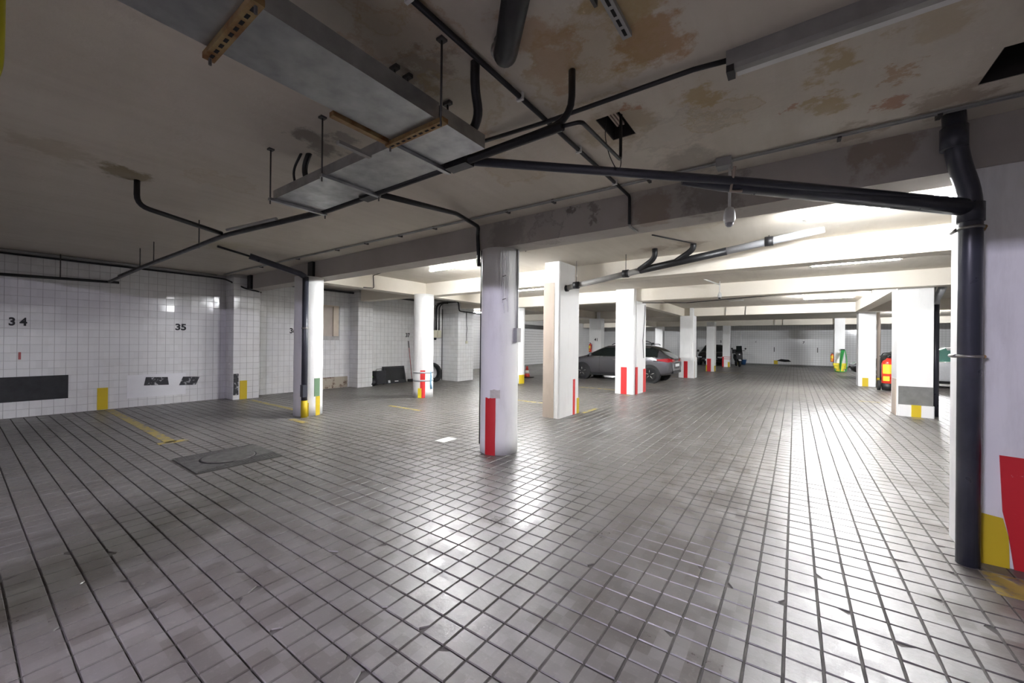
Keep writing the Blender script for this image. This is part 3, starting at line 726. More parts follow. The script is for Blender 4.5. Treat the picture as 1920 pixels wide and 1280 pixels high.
# risers into the ceiling
pipe('riser_pipe', 'bent black pipe rising into an oval brown ceiling stain', 'pipe', [(-5.15, .94, ZC + .02), (-5.15, .94, 2.70), (-5.30, 1.68, 2.62)], .024, 'black', .10)
pipe('riser_pipe', 'curved black pipe rising into the large orange ceiling stain', 'pipe', [(-1.02, 1.96, ZC + .02), (-1.02, 1.96, 2.66), (-1.30, 1.83, 2.57)], .02, 'black', .14)
pipe('angled_conduit', 'thin black conduit bent into a V below the small ceiling shaft', 'conduit', [(-1.02, 1.82, 2.56), (-.90, 1.84, 2.56), (-.95, 2.53, 2.64), (-.95, 2.53, ZC + .15)], .011, 'black', .03, 8)
pipe('loose_wire', 'thin loose wire hanging from the small ceiling shaft', 'cable', [(-1.06, 2.56, ZC + .1), (-1.07, 2.55, 2.84), (-1.04, 2.56, 2.70), (-.98, 2.55, 2.58), (-.95, 2.54, 2.60), (-.95, 2.54, 2.66)], .003, 'black', .05, 6)
t = thing('ceiling_conduit', 'black conduit with pale clips running from ceiling to beam', 'conduit', (-1.37, 2.4, 2.92))
MB().tube(fillet([(-1.37, .75, 2.915), (-1.37, 3.55, 2.915), (-1.36, 3.88, 2.90), (-1.36, 3.885, 2.62)], .03), .015, 8).build('conduit', MAT['black'], t)
MB().tube(fillet([(-1.36, 3.885, 2.62), (-1.36, 3.90, 2.598), (-1.36, 4.12, 2.598)], .02), .012, 8).build('conduit_tail', MAT['conduit'], t)
for y in (1.1, 1.95, 2.75, 3.5): MB().box(-1.392, -1.348, y, y + .018, 2.893, 2.94).build('clip', MAT['housing'], t)
t = thing('lamp_cable', 'black conduit along the stained ceiling to the unlit lamp batten', 'conduit', (-.3, 2.33, 2.92))
MB().tube([(-2.0, 2.22, 2.91), (-1.37, 2.25, 2.895), (-.46, 2.30, 2.915), (-.29, 2.33, 2.915)], .014, 8).build('conduit', MAT['black'], t)
# grey twin conduits in front of the first beam, with a junction box and security camera
t = thing('twin_conduit', 'pair of thin grey conduits clipped along ceiling in front of first beam', 'conduit', (-3, 3.6, 2.92))
for dy in (0, .028): MB().tube([(-10.8, 3.47 + dy, 2.925), (-5.4, 3.555 + dy, 2.925), (-1.7, 3.62 + dy, 2.925), (1.6, 3.64 + dy, 2.925)], .0085, 8).build('conduit', MAT['conduit'], t)
for x in (-9, -7.5, -6.2, -5.4, -4.6, -3.9, -2.7, -2.1, -1.1, .25, .75): MB().box(x - .012, x + .012, 3.49 + (x + 10.8) * .014, 3.56 + (x + 10.8) * .014, 2.91, 2.94).build('clip', MAT['rod'], t)
def camera_pole(x, y, ztop, zbot, label, arm=None):
    t = thing('security_camera', label, 'camera', (x, y, ztop))
    MB().tube([(x, y, ztop), (x, y, zbot + .10)], .011, 8).build('pole', MAT['housing'], t)
    MB().lathe([(.012, .12), (.030, .11), (.042, .07), (.045, .02), (.036, -.01)], (x, y, zbot), 18).build('shell', MAT['housing'], t)
    MB().lathe([(.032, 0), (.028, -.022), (.012, -.036)], (x, y, zbot - .008), 16).build('dome', MAT['rubber'] if arm else MAT['pvc'], t)
    if arm: MB().tube([(x - .25, y - .55, ztop), (x, y, ztop - .08)], .014, 8).build('arm', MAT['housing'], t)
    return t
MB().box(-.535, -.425, 3.57, 3.68, 2.87, 2.94).build('junction_box', MAT['conduit'], t)
camera_pole(-.44, 3.62, 2.87, 2.42, 'white dome camera on a pole below the grey junction box')
camera_pole(-1.48, 10.6, 2.94, 2.56, 'white dome camera on an arm at the third cross beam', True)
# thick sloping pipe and the big downpipe at the near pillar
t = thing('sloping_drain', 'thick dark drain sloping across the first beam to the downpipe', 'pipe', (.86, 3.82, 2.34))
MB().tube([(-1.73, 1.85, 2.58), (-.25, 2.98, 2.485), (.9, 3.80, 2.36)], .028, 12).build('thin_pipe', MAT['navy'], t)
MB().tube([(-.62, 2.78, 2.50), (-.50, 2.86, 2.495), (-.40, 2.93, 2.487), (.92, 3.83, 2.33)], [.018, .036, .046, .052], 16).build('thick_pipe', MAT['navy'], t)
MB().tube([(-.32, 2.86, 2.56), (-.35, 2.93, 2.43), (-.29, 2.97, 2.43)], .010, 6).build('tie', MAT['bare'], t)
t = thing('downpipe', 'big dark grey downpipe with clamps on the near white pillar', 'pipe', (.93, 3.84, 0))
MB().tube(fillet([(.93, 3.84, 0), (.93, 3.84, 2.42), (.845, 3.76, 2.66), (.83, 3.75, ZC)], .12), .056, 20).build('pipe', MAT['navy'], t)
MB().lathe([(.064, -.06), (.064, .06)], (.93, 3.84, 2.30), 20).build('coupling', MAT['navy'], t)
MB().lathe([(.066, -.07), (.066, .07)], (.832, 3.752, 2.78), 20).build('coupling', MAT['navy'], t)
for z in (1.36, 2.20):
    MB().lathe([(.062, -.009), (.062, .009)], (.93, 3.84, z), 20).build('clamp', MAT['steel'], t)
    MB().tube([(.87, 3.85, z), (.865, 3.94, z)], .012, 8).build('clamp_bolt', MAT['steel'], t); MB().tube([(.99, 3.83, z), (1.01, 3.94, z)], .012, 8).build('clamp_bolt', MAT['rust'], t)
# galvanized tray in the foreground
t = thing('cable_tray', 'suspended galvanized sheet metal tray bending at a right angle', 'tray', (-1.66, 1.4, ZC))
MB().box(-1.85, -1.485, -.4, 1.40, 2.55, 2.64).build('tray_section', MAT['galv'], t)
MB().box(-1.85, -1.48, 1.405, 1.76, 2.55, 2.63).build('corner_box', MAT['galv'], t)
MB().box(-3.42, -1.855, 1.43, 1.80, 2.55, 2.62).build('tray_section', MAT['galv'], t)
for y, x0, x1 in ((.55, -1.90, -1.44), (1.40, -1.90, -1.44)):
    b = MB().box(x0, x1, y - .02, y + .02, 2.525, 2.549)
    b.build('slotted_bar', MAT['rust'], t)
    for k in range(9): MB().box(x0 + .03 + k * .047, x0 + .055 + k * .047, y - .006, y + .006, 2.5235, 2.526).build('slot', MAT['dark'], t)
for x in (-3.40, -2.62, -1.87): MB().box(x - .016, x + .016, 1.39, 1.86, 2.528, 2.549).build('slotted_bar', MAT['galv'], t)
for x, y in ((-1.45, 1.38), (-3.40, 1.40), (-2.62, 1.40), (-1.88, .55), (-1.46, .55), (-2.62, 1.85), (-3.40, 1.85), (-1.88, 1.40)):
    MB().tube([(x, y, 2.50), (x, y, ZC)], .006, 6).build('hanger_rod', MAT['rod'], t)
    MB().box(x - .02, x + .02, y - .02, y + .02, ZC - .012, ZC).build('anchor', MAT['rod'], t)
MB().box(-1.90, -1.865, 1.05, 1.38, 2.535, 2.56).build('side_rail', MAT['rust'], t)
MB().box(-2.13, -2.10, 1.22, 1.43, 2.535, 2.555).build('side_rail', MAT['oldhouse'], t)
for k, (x, y) in enumerate(((-1.81, 1.37), (-1.81, 1.46), (-1.80, 1.77))):
    o = MB().tube([(x, y, 2.63), (x, y, ZC)], .007, 6); o.box(x - .03, x + .03, y - .014, y + .014, ZC - .02, ZC); o.build('anchor_rod', MAT['rod'], t)
pipe('flexible_hose', 'thick black flexible hose from ceiling into the tray corner', 'hose', [(-1.42, 1.60, ZC + .02), (-1.44, 1.62, 2.82), (-1.47, 1.70, 2.70), (-1.60, 1.72, 2.60)], .026, 'black', .08, 12)
pipe('looped_cable', 'pair of looped black cables entering the far tray end, thick one', 'cable', [(-3.22, 1.62, ZC + .02), (-3.32, 1.62, 2.85), (-3.30, 1.64, 2.72), (-3.15, 1.66, 2.61)], .022, 'black', .08)
pipe('looped_cable', 'thin black cable looping beside a thicker one at the far tray end', 'cable', [(-3.26, 1.58, ZC + .02), (-3.42, 1.58, 2.84), (-3.42, 1.60, 2.72), (-3.28, 1.64, 2.61)], .010, 'black', .08)
# thick stub, slotted rail and yellow hose near the camera
t = thing('drain_stub', 'thick black drain elbow coming out of the stained ceiling', 'pipe', (-1.20, 1.56, ZC))
MB().tube(fillet([(-1.20, 1.58, ZC + .03), (-1.19, 1.56, 2.83), (-.70, 1.05, 2.80)], .10), .058, 18).build('pipe', MAT['black'], t)
MB().lathe([(.066, -.012), (.066, .012)], (-1.185, 1.55, 2.87), 18).build('collar', MAT['steel'], t)
t = thing('slotted_rail', 'grey slotted mounting rail fixed to the ceiling near the orange stain', 'rail', (-.68, 1.7, ZC))
MB().box(-.70, -.655, 1.15, 1.88, ZC - .025, ZC).build('rail', MAT['conduit'], t)
for k in range(10): MB().box(-.684, -.670, 1.20 + k * .068, 1.245 + k * .068, ZC - .027, ZC - .024).build('slot', MAT['dark'], t)
MB().box(-.735, -.72, 1.2, 1.62, ZC - .03, ZC).build('edge_strip', MAT['rod'], t)
pipe('yellow_hose', 'sagging yellow hose hanging from ceiling close to the metal tray', 'hose', [(-2.66, .055, ZC - .005), (-2.66, .055, 2.62), (-2.665, .05, 2.50), (-2.70, .0, 2.38), (-2.76, -.1, 2.34), (-2.8, -.3, 2.40)], .026, 'yhose', .1, 12)
# pipes at the first beam
pipe('branch_pipe', 'black pipe from the ceiling bundle to the top of red striped pillar', 'pipe', [(-2.66, 1.86, 2.57), (-3.10, 3.20, 2.86), (-3.22, 3.72, 2.86), (-3.35, 3.86, 2.80), (-3.33, 3.87, 2.40)], .024, 'black', .06)
t = thing('beam_drain', 'dark sloping pipe from ceiling to the pillar with the green patch', 'pipe', (-7.5, 2.5, 2.9))
MB().tube([(-7.60, 2.35, 2.92), (-7.56, 2.85, 2.83)], .018, 8).build('thin_pipe', MAT['black'], t)
MB().tube([(-7.56, 2.80, 2.84), (-7.36, 3.55, 2.63), (-7.30, 3.62, 2.57)], .052, 12).build('thick_pipe', MAT['navy'], t)
for x, lab in ((-10.45, 'black vertical cable bundle at the left end of the first beam'), (-7.62, 'black vertical cable bundle above the green patched pillar')):
    tag(MB().box(x - .09, x + .09, 3.86, 3.912, 2.60, 2.93).build('cable_bundle', MAT['black']), lab, 'cable')
# second bay: sloping waste pipe with two branches
t = thing('waste_pipe', 'sloping waste pipe with two curved branches in the second bay', 'pipe', (-1.5, 6.5, 2.7))
MB().tube([(-3.55, 6.66, 2.46), (-2.05, 6.55, 2.645)], .050, 14).build('grey_pipe', MAT['oldhouse'], t)
MB().tube([(-2.10, 6.555, 2.64), (-.82, 6.50, 2.79)], .056, 14).build('black_pipe', MAT['black'], t)
MB().tube([(-.86, 6.5, 2.785), (.10, 6.46, 2.90), (.30, 6.45, 2.93)], .052, 14).build('light_pipe', MAT['pvc'], t)
for x, zz in ((-1.83, 2.67), (-1.26, 2.74)): MB().tube(fillet([(x, 6.42, ZC + .02), (x, 6.44, zz + .12), (x - .28, 6.53, zz - .02)], .12), .044, 12).build('branch', MAT['black'], t)
for x, z in ((-3.3, 2.49), (-2.35, 2.61), (-.30, 2.855)):
    MB().lathe([(.066, -.05), (.066, .05)], (x, 6.6 + (x + 3.3) * -.04, z), 14, 'x').build('collar', MAT['black'], t)
    MB().tube([(x, 6.6 + (x + 3.3) * -.04, z), (x, 6.6 + (x + 3.3) * -.04, ZC)], .005, 6).build('hanger_rod', MAT['rod'], t)
MB().lathe([(.03, 0), (.06, .02), (.06, .08)], (-3.58, 6.66, 2.455), 14, 'x').build('end_cap', MAT['black'], t)
pipe('soffit_cable', 'thin black cable crossing the ceiling of the second bay', 'cable', [(-2.93, 4.35, 2.64), (-2.95, 4.75, 2.925), (-1.41, 5.0, 2.925), (.10, 5.15, 2.925)], .009, 'black', .05, 8)
pipe('soffit_conduit', 'short black conduit from the thin cable to a waste branch', 'conduit', [(-1.62, 5.55, 2.93), (-1.22, 6.4, 2.93)], .010, 'black', 0, 8)
pipe('lamp_cable', 'black cable from lamp down the cream beam beside the taped pillar', 'cable', [(-5.8, 5.27, 2.92), (-7.3, 5.3, 2.925), (-7.89, 5.45, 2.92), (-7.89, 5.47, 2.63), (-7.89, 5.2, 2.62)], .009, 'black', .04, 8)
for x, y, lab in ((-2.3, 17.95, 'thin wire hanging against the fourth cross beam'), (-1.6, 17.97, 'thin wire hanging against the fourth cross beam'), (-1.0, 28.25, 'thin wire hanging against the last beam before back wall'), (-.6, 28.27, 'thin wire hanging against the last beam before back wall')):
    tag(MB().tube([(x, y, ZB - .01), (x + .02, y, ZC - .001)], .012, 6).build('hanger_wire', MAT['rod']), lab, 'wire', 'wires on fourth beam' if y < 20 else 'wires on last beam')
pipe('beam_cable', 'black cable along the underside of the third cross beam', 'cable', [(-3.6, 11.4, 2.60), (-2.6, 11.6, 2.57), (-2.5, 12.0, 2.60), (1.6, 12.2, 2.80)], .012, 'black', .1, 8)
pipe('wall_top_pipe', 'black pipe high along the left wall behind the taped pillar', 'pipe', [(-10.9, 4.4, 2.86), (-10.9, 10.1, 2.86)], .03, 'black', 0)
tag(MB().lathe([(.028, 0), (.028, .42)], (-1.75, 14.4, 2.84), 10, 'x').build('lamp_batten', MAT['housing']), 'short unlit white tube lamp beyond the third beam', 'lamp')
# downpipes on the right row
t = thing('downpipe', 'grey and dark downpipe behind the pillar with the cement band', 'pipe', (2.36, 11.45, 0))
MB().tube([(2.33, 11.55, 0), (2.33, 11.55, 2.30)], .055, 14).build('pipe', MAT['navy'], t)
MB().tube(fillet([(2.33, 11.55, 2.28), (2.33, 11.55, 2.40), (2.42, 11.5, 2.60), (2.42, 11.5, ZC)], .1), .062, 14).build('upper_pipe', MAT['pvc'], t)
for k in range(3): MB().tube([(2.255 + .012 * k, 11.30, 2.35 + .1 * k), (2.255 + .012 * k, 11.28, ZC - .002)], .008, 6).build('cable', MAT['conduit'], t)
t = thing('downpipe', 'brown downpipe with yellow foot beside the yellow square pillar', 'pipe', (2.40, 18.8, 0))
MB().tube(fillet([(2.40, 18.75, .3), (2.40, 18.75, 2.25), (2.37, 18.72, 2.45), (2.37, 18.72, ZB)], .1), .05, 12).build('pipe', MAT['bare'], t)
MB().tube([(2.40, 18.75, 0), (2.40, 18.75, .31)], .053, 12).build('foot', MAT['yellow'], t)
# electrical gear on the left wall by the tall tiled block
t = thing('electrical_box', 'yellowed electrical box with black cables above the leaning tyre', 'box', (-10.48, 9.9, 1.55))
MB().box(-10.519, -10.41, 9.66, 10.05, 1.55, 1.82).build('casing', MAT['offwhite'], t); MB().box(-10.41, -10.39, 9.86, 10.03, 1.57, 1.80).build('lid', MAT['offwhite'], t)
MB().lathe([(.04, -.08), (.05, 0)], (-10.46, 9.80, 1.55), 12).build('plug', MAT['rubber'], t)
for y, r in ((9.74, .012), (9.84, .034), (9.98, .022)): MB().tube(fillet([(-10.46, y, 1.82), (-10.46, y, 2.66), (-10.40, y + .1, 2.80), (-10.2, 10.16, 2.82)], .12), r, 8).build('cable', MAT['black'], t)
pipe('wall_cable', 'thin steel conduit down the corner of the tall tiled block', 'conduit', [(-10.48, 10.16, .02), (-10.48, 10.16, 2.6)], .014, 'rod', 0, 8)
t = thing('hanging_cable', 'black cable with end socket hanging on the tall tiled block', 'cable', (-9.70, 10.6, 2.5))
MB().tube([(-9.69, 10.60, 2.52), (-9.69, 10.61, 2.0), (-9.685, 10.63, 1.9), (-9.69, 10.61, 1.7), (-9.69, 10.62, 1.44)], .010, 8).build('cable', MAT['black'], t)
MB().box(-9.715, -9.67, 10.58, 10.66, 1.35, 1.45).build('socket', MAT['offwhite'], t)
tag(MB().tube(fillet([(-10.2, 10.15, 2.83), (-9.66, 10.13, 2.83), (-9.64, 10.16, 2.50), (-9.64, 11.3, 2.47)], .08), .022, 8).build('cable_run', MAT['black']), 'thick black cable stepping around the tall tiled block', 'cable')

# ------------------------------------------------------------------ cars (local axes: x from tail 0 to nose, y across, z up)
WAGON = [  # x, z_bottom, z_belt, z_top, half width sill, belt, roof
    (0.00, .46, .76, .78, .60, .66, .52), (.06, .33, .86, .88, .74, .77, .60), (.20, .27, .91, 1.02, .79, .82, .60), (.48, .24, .93, 1.25, .81, .845, .585),
    (.80, .22, .93, 1.325, .82, .855, .585), (1.35, .20, .92, 1.365, .82, .86, .60), (2.05, .20, .91, 1.37, .82, .86, .60), (2.50, .20, .90, 1.335, .82, .86, .595),
    (2.88, .20, .89, 1.19, .82, .86, .60), (3.20, .20, .885, 1.01, .82, .86, .64), (3.40, .20, .87, .925, .82, .855, .68), (3.80, .21, .80, .85, .81, .84, .66),
    (4.20, .22, .70, .74, .78, .80, .60), (4.38, .26, .58, .62, .70, .72, .52), (4.46, .36, .48, .50, .56, .58, .42)]
HATCH = [(0.00, .48, .78, .80, .60, .64, .50), (.06, .33, .88, .92, .73, .76, .58), (.16, .27, .92, 1.12, .77, .80, .58), (.36, .24, .93, 1.32, .79, .82, .575),
    (.85, .21, .93, 1.41, .80, .83, .585), (1.45, .20, .92, 1.43, .80, .83, .59), (1.95, .20, .91, 1.40, .80, .83, .59), (2.30, .20, .90, 1.24, .80, .83, .60),
    (2.62, .20, .89, 1.04, .80, .83, .63), (2.82, .20, .87, .93, .80, .825, .66), (3.15, .21, .80, .86, .79, .81, .63), (3.45, .23, .70, .74, .75, .76, .56),
    (3.60, .27, .58, .62, .68, .70, .50), (3.68, .36, .48, .50, .55, .57, .42)]
def car(label, st, paint, loc, rz, cabin, wheels, glass='glass', rack=False, tail=True, wr=.30, name='car'):
    t = thing(name, label, 'car', loc, rz, local=True)
    secs = []
    for (x, zb, zl, zt, ws, wb, wt) in st:
        half = [(ws * .93, zb), (ws, zb + .06), (wb * .995, zb + (zl - zb) * .45), (wb, zb + (zl - zb) * .80), (wb * .975, zl), (wt + (wb - wt) * .12, zt - (zt - zl) * .18 - .01), (wt * .80, zt - .012), (wt * .4, zt)]
        ring = [(x, y, z) for y, z in half] + [(x, -y, z) for y, z in reversed(half)]
        secs.append(ring)
    n = len(secs[0]); body = MB(); glz = MB()
    allv = [v for s_ in secs for v in s_]
    bf, gf = [], []
    for i in range(len(secs) - 1):
        xm = (st[i][0] + st[i + 1][0]) / 2
        for j in range(n):
            f = (i * n + j, i * n + (j + 1) % n, (i + 1) * n + (j + 1) % n, (i + 1) * n + j)
            side = j in (4, n - 6) ; top = j in (5, 6, 7, 8, 9) and n == 16
            isg = (side and cabin[0] + .12 < xm < cabin[1]) or (top and (cabin[2] < xm < cabin[3] or cabin[4] < xm < cabin[5]))
            (gf if isg else bf).append(f)
    bf.append(tuple(range(n))); bf.append(tuple((len(secs) - 1) * n + j for j in range(n - 1, -1, -1)))
    body.add(allv, bf, True); bo = body.build('body', MAT[paint], t)
    glz.add(allv, gf, True); go = glz.build('windows', MAT[glass], t)
    for o_ in (bo, go):
        sd = o_.modifiers.new('sub', 'SUBSURF'); sd.levels = 2; sd.render_levels = 2; sd.boundary_smooth = 'PRESERVE_CORNERS'
    L_ = st[-1][0]; W = max(s_[5] for s_ in st)
    for wx in wheels:
        for sy in (-1, 1):
            y = sy * (W - .10)
            MB().lathe([(wr + .055, -.10), (wr + .055, .112)], (wx, y, wr + .01), 28, 'y').build('wheel_arch', MAT['trim'], t)
            w = MB().lathe([(wr * .62, -.09), (wr * .93, -.10), (wr, -.07), (wr, .07), (wr * .93, .11), (wr * .62, .118)], (wx, y if sy > 0 else y, wr), 28, 'y')
            if sy < 0: w = MB().lathe([(wr * .62, -.118), (wr * .93, -.11), (wr, -.07), (wr, .07), (wr * .93, .10), (wr * .62, .09)], (wx, y, wr), 28, 'y')
            wo = w.build('wheel', MAT['tyre'], t)
            r = MB().lathe([(.03, 0), (wr * .64, .004)], (wx, y + sy * .112, wr), 24, 'y')
            ro = r.build('rim', MAT['rim'], wo)
            for k in range(5):
                a = 2 * PI * k / 5 + .3
                MB().tube([(wx + .04 * math.cos(a), y + sy * .122, wr + .04 * math.sin(a)), (wx + wr * .58 * math.cos(a), y + sy * .122, wr + wr * .58 * math.sin(a))], .018, 6).build('spoke', MAT['chrome'], wo)
    for sy in (-1, 1):
        # sill, belt trim, handles, mirror
        MB().box(st[4][0] - .3, cabin[1] + .1, sy * (W - .035) - .012, sy * (W - .035) + .012, st[5][1] - .02, st[5][1] + .06).build('sill', MAT['trim'], t)
        MB().tube([(cabin[0] + .25, sy * (W - .012), st[4][2] + .005), (cabin[1] - .02, sy * (W - .012), st[8][2] + .012)], .010, 6).build('belt_trim', MAT['chrome'], t)
        for hx_ in ((cabin[0] + cabin[1]) / 2 - .55, (cabin[0] + cabin[1]) / 2 + .35):
            MB().tube([(hx_ - .09, sy * (W + .012), .80), (hx_ + .09, sy * (W + .012), .805)], .014, 8).build('door_handle', MAT['chrome'], t)
        for gx in ((cabin[0] + cabin[1]) / 2 - .05, (cabin[0] + cabin[1]) / 2 + .95):
            MB().box(gx - .004, gx + .004, sy * (W - .004) - .004, sy * (W - .004) + .004, .32, .90).build('door_gap', MAT['trim'], t)
        for gx in ((cabin[0] + cabin[1]) / 2 - .06,):
            MB().tube([(gx, sy * (W - .02), .91), (gx - .03, sy * (st[5][6] + .03), st[5][3] - .09)], .028, 6).build('door_pillar', MAT['trim'], t)
        MB().lathe([(.02, -.06), (.075, -.05), (.08, .03), (.03, .05)], (cabin[1] - .14, sy * (W + .09), .97), 12, 'x').build('mirror', MAT[paint], t)
        # head lamps and tail lamps wrap the corners
        hl = MB(); xa = L_ - .30; xb = L_ - .075
        hl.add([(xa, sy * (W - .055), .66), (xb, sy * (W - .16), .60), (xb - .02, sy * (W - .155), .53), (xa, sy * (W - .045), .58), (xb + .05, sy * (W - .36), .60), (xb + .055, sy * (W - .35), .54)],
               [(0, 1, 2, 3), (1, 4, 5, 2)] if sy < 0 else [(3, 2, 1, 0), (2, 5, 4, 1)]); ho_ = hl.build('head_lamp', MAT['lampclear'], t)
        so = ho_.modifiers.new('solid', 'SOLIDIFY'); so.thickness = .05; so.offset = 0
        tl = MB()
        tl.add([(.50, sy * (W - .012), .85), (.14, sy * (W - .07), .90), (.03, sy * (W - .22), .87), (.03, sy * (W - .20), .77), (.14, sy * (W - .055), .76), (.50, sy * (W - .008), .81), (.015, sy * (W - .48), .84), (.015, sy * (W - .48), .78)],
               [(0, 1, 4, 5), (1, 2, 3, 4), (2, 6, 7, 3)]); to = tl.build('tail_lamp', MAT['lampred'], t)
        so = to.modifiers.new('solid', 'SOLIDIFY'); so.thickness = .05; so.offset = 0
        MB().tube([(.62, sy * (W - .002), .795), (.14, sy * (W - .045), .80), (.02, sy * (W - .20), .80)], .012, 6).build('tail_strip', MAT['chrome'], t)
    MB().box(L_ - .10, L_ + .012, -.42, .42, .40, .52).build('grille', MAT['trim'], t)
    MB().box(L_ - .04, L_ + .02, -.26, .26, .335, .43).build('number_plate', MAT['plate'], t)
    MB().box(-.018, .04, -.26, .26, .60, .70).build('number_plate', MAT['plate'], t)
    MB().box(-.012, .10, -.55, .55, .36, .45).build('rear_bumper_trim', MAT['trim'], t)
    if rack:
        for sy in (-1, 1): MB().tube([(.75, sy * .55, 1.36), (.80, sy * .55, 1.40), (2.2, sy * .555, 1.41), (2.28, sy * .555, 1.35)], .014, 8).build('roof_rail', MAT['trim'], t)
        for x in (1.05, 1.95): MB().box(x - .03, x + .03, -.60, .60, 1.425, 1.45).build('roof_bar', MAT['trim'], t)
        for x in (1.05, 1.95):
            for sy in (-1, 1): MB().box(x - .05, x + .05, sy * .56 - .035, sy * .56 + .035, 1.38, 1.46).build('rack_foot', MAT['trim'], t)
        MB().tube(fillet([(1.80, -.52, 1.45), (1.62, -.52, 1.52), (1.25, -.52, 1.52), (1.1, -.52, 1.45)], .08), .016, 8).build('bike_carrier', MAT['trim'], t)
    return t
# grey estate: nose to the left wall, tail towards the aisle
car('metallic grey estate car with roof rack parked behind the striped pillar', WAGON, 'cargrey', (-3.50, 15.25, 0), PI, (.30, 3.15, 2.56, 3.32, .1, .75), (.74, 3.40), rack=True)
car('black hatchback parked with its tail against the back wall', HATCH, 'carblack', (-4.58, 32.48, 0), -PI / 2, (.2, 2.6, 2.0, 2.8, .1, .4), (.62, 2.95))
car('white hatchback half hidden behind the pillar with the cement band', HATCH, 'carwhite', (6.15, 20.05, 0), PI, (.2, 2.6, 2.0, 2.8, .1, .4), (.62, 2.95), glass='glassg')
car('dark car nose peeping out beside the pillar with the yellow square', HATCH, 'carblack', (5.70, 23.2, 0), PI, (.2, 2.6, 2.0, 2.8, .1, .4), (.62, 2.95))

# ------------------------------------------------------------------ scooters
def scooter(label, loc, rz, body='navyfab', accent='lampred', case=True):
    t = thing('scooter', label, 'scooter', loc, rz, local=True)
    for x in (-.58, .60):
        w = MB().lathe([(.13, -.045), (.20, -.055), (.235, -.03), (.235, .03), (.20, .055), (.13, .045)], (x, 0, .235), 22, 'y').build('wheel', MAT['tyre'], t)
        MB().lathe([(.02, -.03), (.135, -.02), (.135, .02), (.02, .03)], (x, 0, .235), 18, 'y').build('rim', MAT['rim'], w)
    MB().yprism([(-.80, .52), (-.30, .36), (.05, .28), (.33, .28), (.44, .70), (.38, .74), (.24, .36), (.05, .36), (-.08, .60), (-.78, .70)], -.15, .15).build('body', MAT[body], t)
    MB().yprism([(.36, .60), (.52, .40), (.62, .50), (.56, .85), (.42, 1.02), (.34, .98)], -.17, .17).build('front_fairing', MAT[body], t)
    MB().yprism([(-.78, .70), (-.06, .66), (-.02, .74), (-.40, .80), (-.80, .80)], -.14, .14).build('seat', MAT['rubber'], t)
    MB().yprism([(.50, .52), (.80, .46), (.82, .40), (.56, .44)], -.07, .07).build('front_mudguard', MAT[accent], t)
    MB().yprism([(-.88, .55), (-.55, .50), (-.55, .44), (-.90, .42)], -.07, .07).build('rear_mudguard', MAT[accent], t)
    MB().tube([(.60, 0, .235), (.46, 0, .70), (.37, 0, 1.0)], .028, 8).build('fork', MAT['rod'], t)
    MB().tube([(.28, -.34, 1.04), (.37, -.1, 1.02), (.37, .1, 1.02), (.28, .34, 1.04)], .016, 8).build('handlebar', MAT['trim'], t)
    MB().yprism([(.40, 1.0), (.48, .98), (.36, 1.34), (.33, 1.33)], -.16, .16).build('windscreen', MAT['glass'], t)
    for s_ in (-1, 1): MB().lathe([(.02, -.01), (.055, 0), (.02, .01)], (.28, s_ * .38, 1.16), 12, 'x').build('mirror', MAT['trim'], t)
    if case: MB().bbox(-1.02, -.66, -.19, .19, .82, 1.10, .05).build('top_case', MAT['rubber'], t)
    MB().lathe([(.02, -.01), (.05, .0), (.045, .02)], (.555, 0, .80), 12, 'x').build('head_lamp', MAT['lampclear'], t)
    return t
scooter('dark blue scooter with red parts hidden behind the round red striped pillar', (-9.42, 12.35, 0), math.radians(160))
scooter('black and white scooter beside the pillar with red bands', (-3.00, 29.35, 0), math.radians(-75), 'rubber', 'carwhite')

# ------------------------------------------------------------------ safety equipment
def extinguisher(x, y, z, h, r, label, mat, wheels=False, parent_wall=None):
    t = thing('fire_extinguisher', label, 'extinguisher', (x, y, z))
    z0 = z + (.22 if wheels else 0)
    MB().lathe([(r * .9, 0), (r, .03), (r, h * .80), (r * .85, h * .88), (r * .4, h * .95), (r * .3, h)], (x, y, z0), 22).build('cylinder', MAT[mat], t)
    lo = thing_part = MB().arcpatch(x, y, r, -150, -60, z0 + h * .40, z0 + h * .76, 8, .004).build('label', MAT['extlabel'], t)
    MB().arcpatch(x, y, r, -145, -90, z0 + h * .12, z0 + h * .30, 6, .004).build('label', MAT['extlabel'], t)
    MB().lathe([(r * .25, 0), (r * .3, h * .06), (r * .12, h * .12)], (x, y, z0 + h), 10).build('valve', MAT['trim'], t)
    MB().tube([(x, y, z0 + h * 1.06), (x - r * 1.3, y - .01, z0 + h * 1.08)], r * .10, 6).build('lever', MAT['trim'], t)
    MB().tube(fillet([(x + r * .3, y, z0 + h * 1.03), (x + r * 1.25, y, z0 + h * .95), (x + r * 1.12, y - r * .2, z0 + h * .35)], .06), r * .12, 8).build('hose', MAT['rubber'], t)
    if wheels:
        for s_ in (-1, 1): MB().lathe([(.05, -.03), (.16, -.035), (.16, .035), (.05, .03)], (x + s_ * (r + .05), y + .08, z + .16), 20, 'x').build('wheel', MAT['tyre'], t)
        MB().tube([(x - r - .05, y + .08, z + .16), (x + r + .05, y + .08, z + .16)], .02, 8).build('axle', MAT['trim'], t)
        MB().lathe([(r * .95, .02), (r * 1.0, .24)], (x, y, z), 20).build('base', MAT['trim'], t)
        MB().tube(fillet([(x - r, y + r, z + .2), (x - r, y + r + .02, z + h + .2), (x - r * .6, y + r + .12, z + h + .38), (x + r * .6, y + r + .12, z + h + .38), (x + r, y + r + .02, z + h + .2), (x + r, y + r, z + .2)], .08), .016, 8).build('push_handle', MAT['trim'], t)
    else:
        MB().box(x - .03, x + .03, y + r - .01, y + r + .06, z + h * .5, z + h * .6).build('bracket', MAT['steel'], t)
    return t
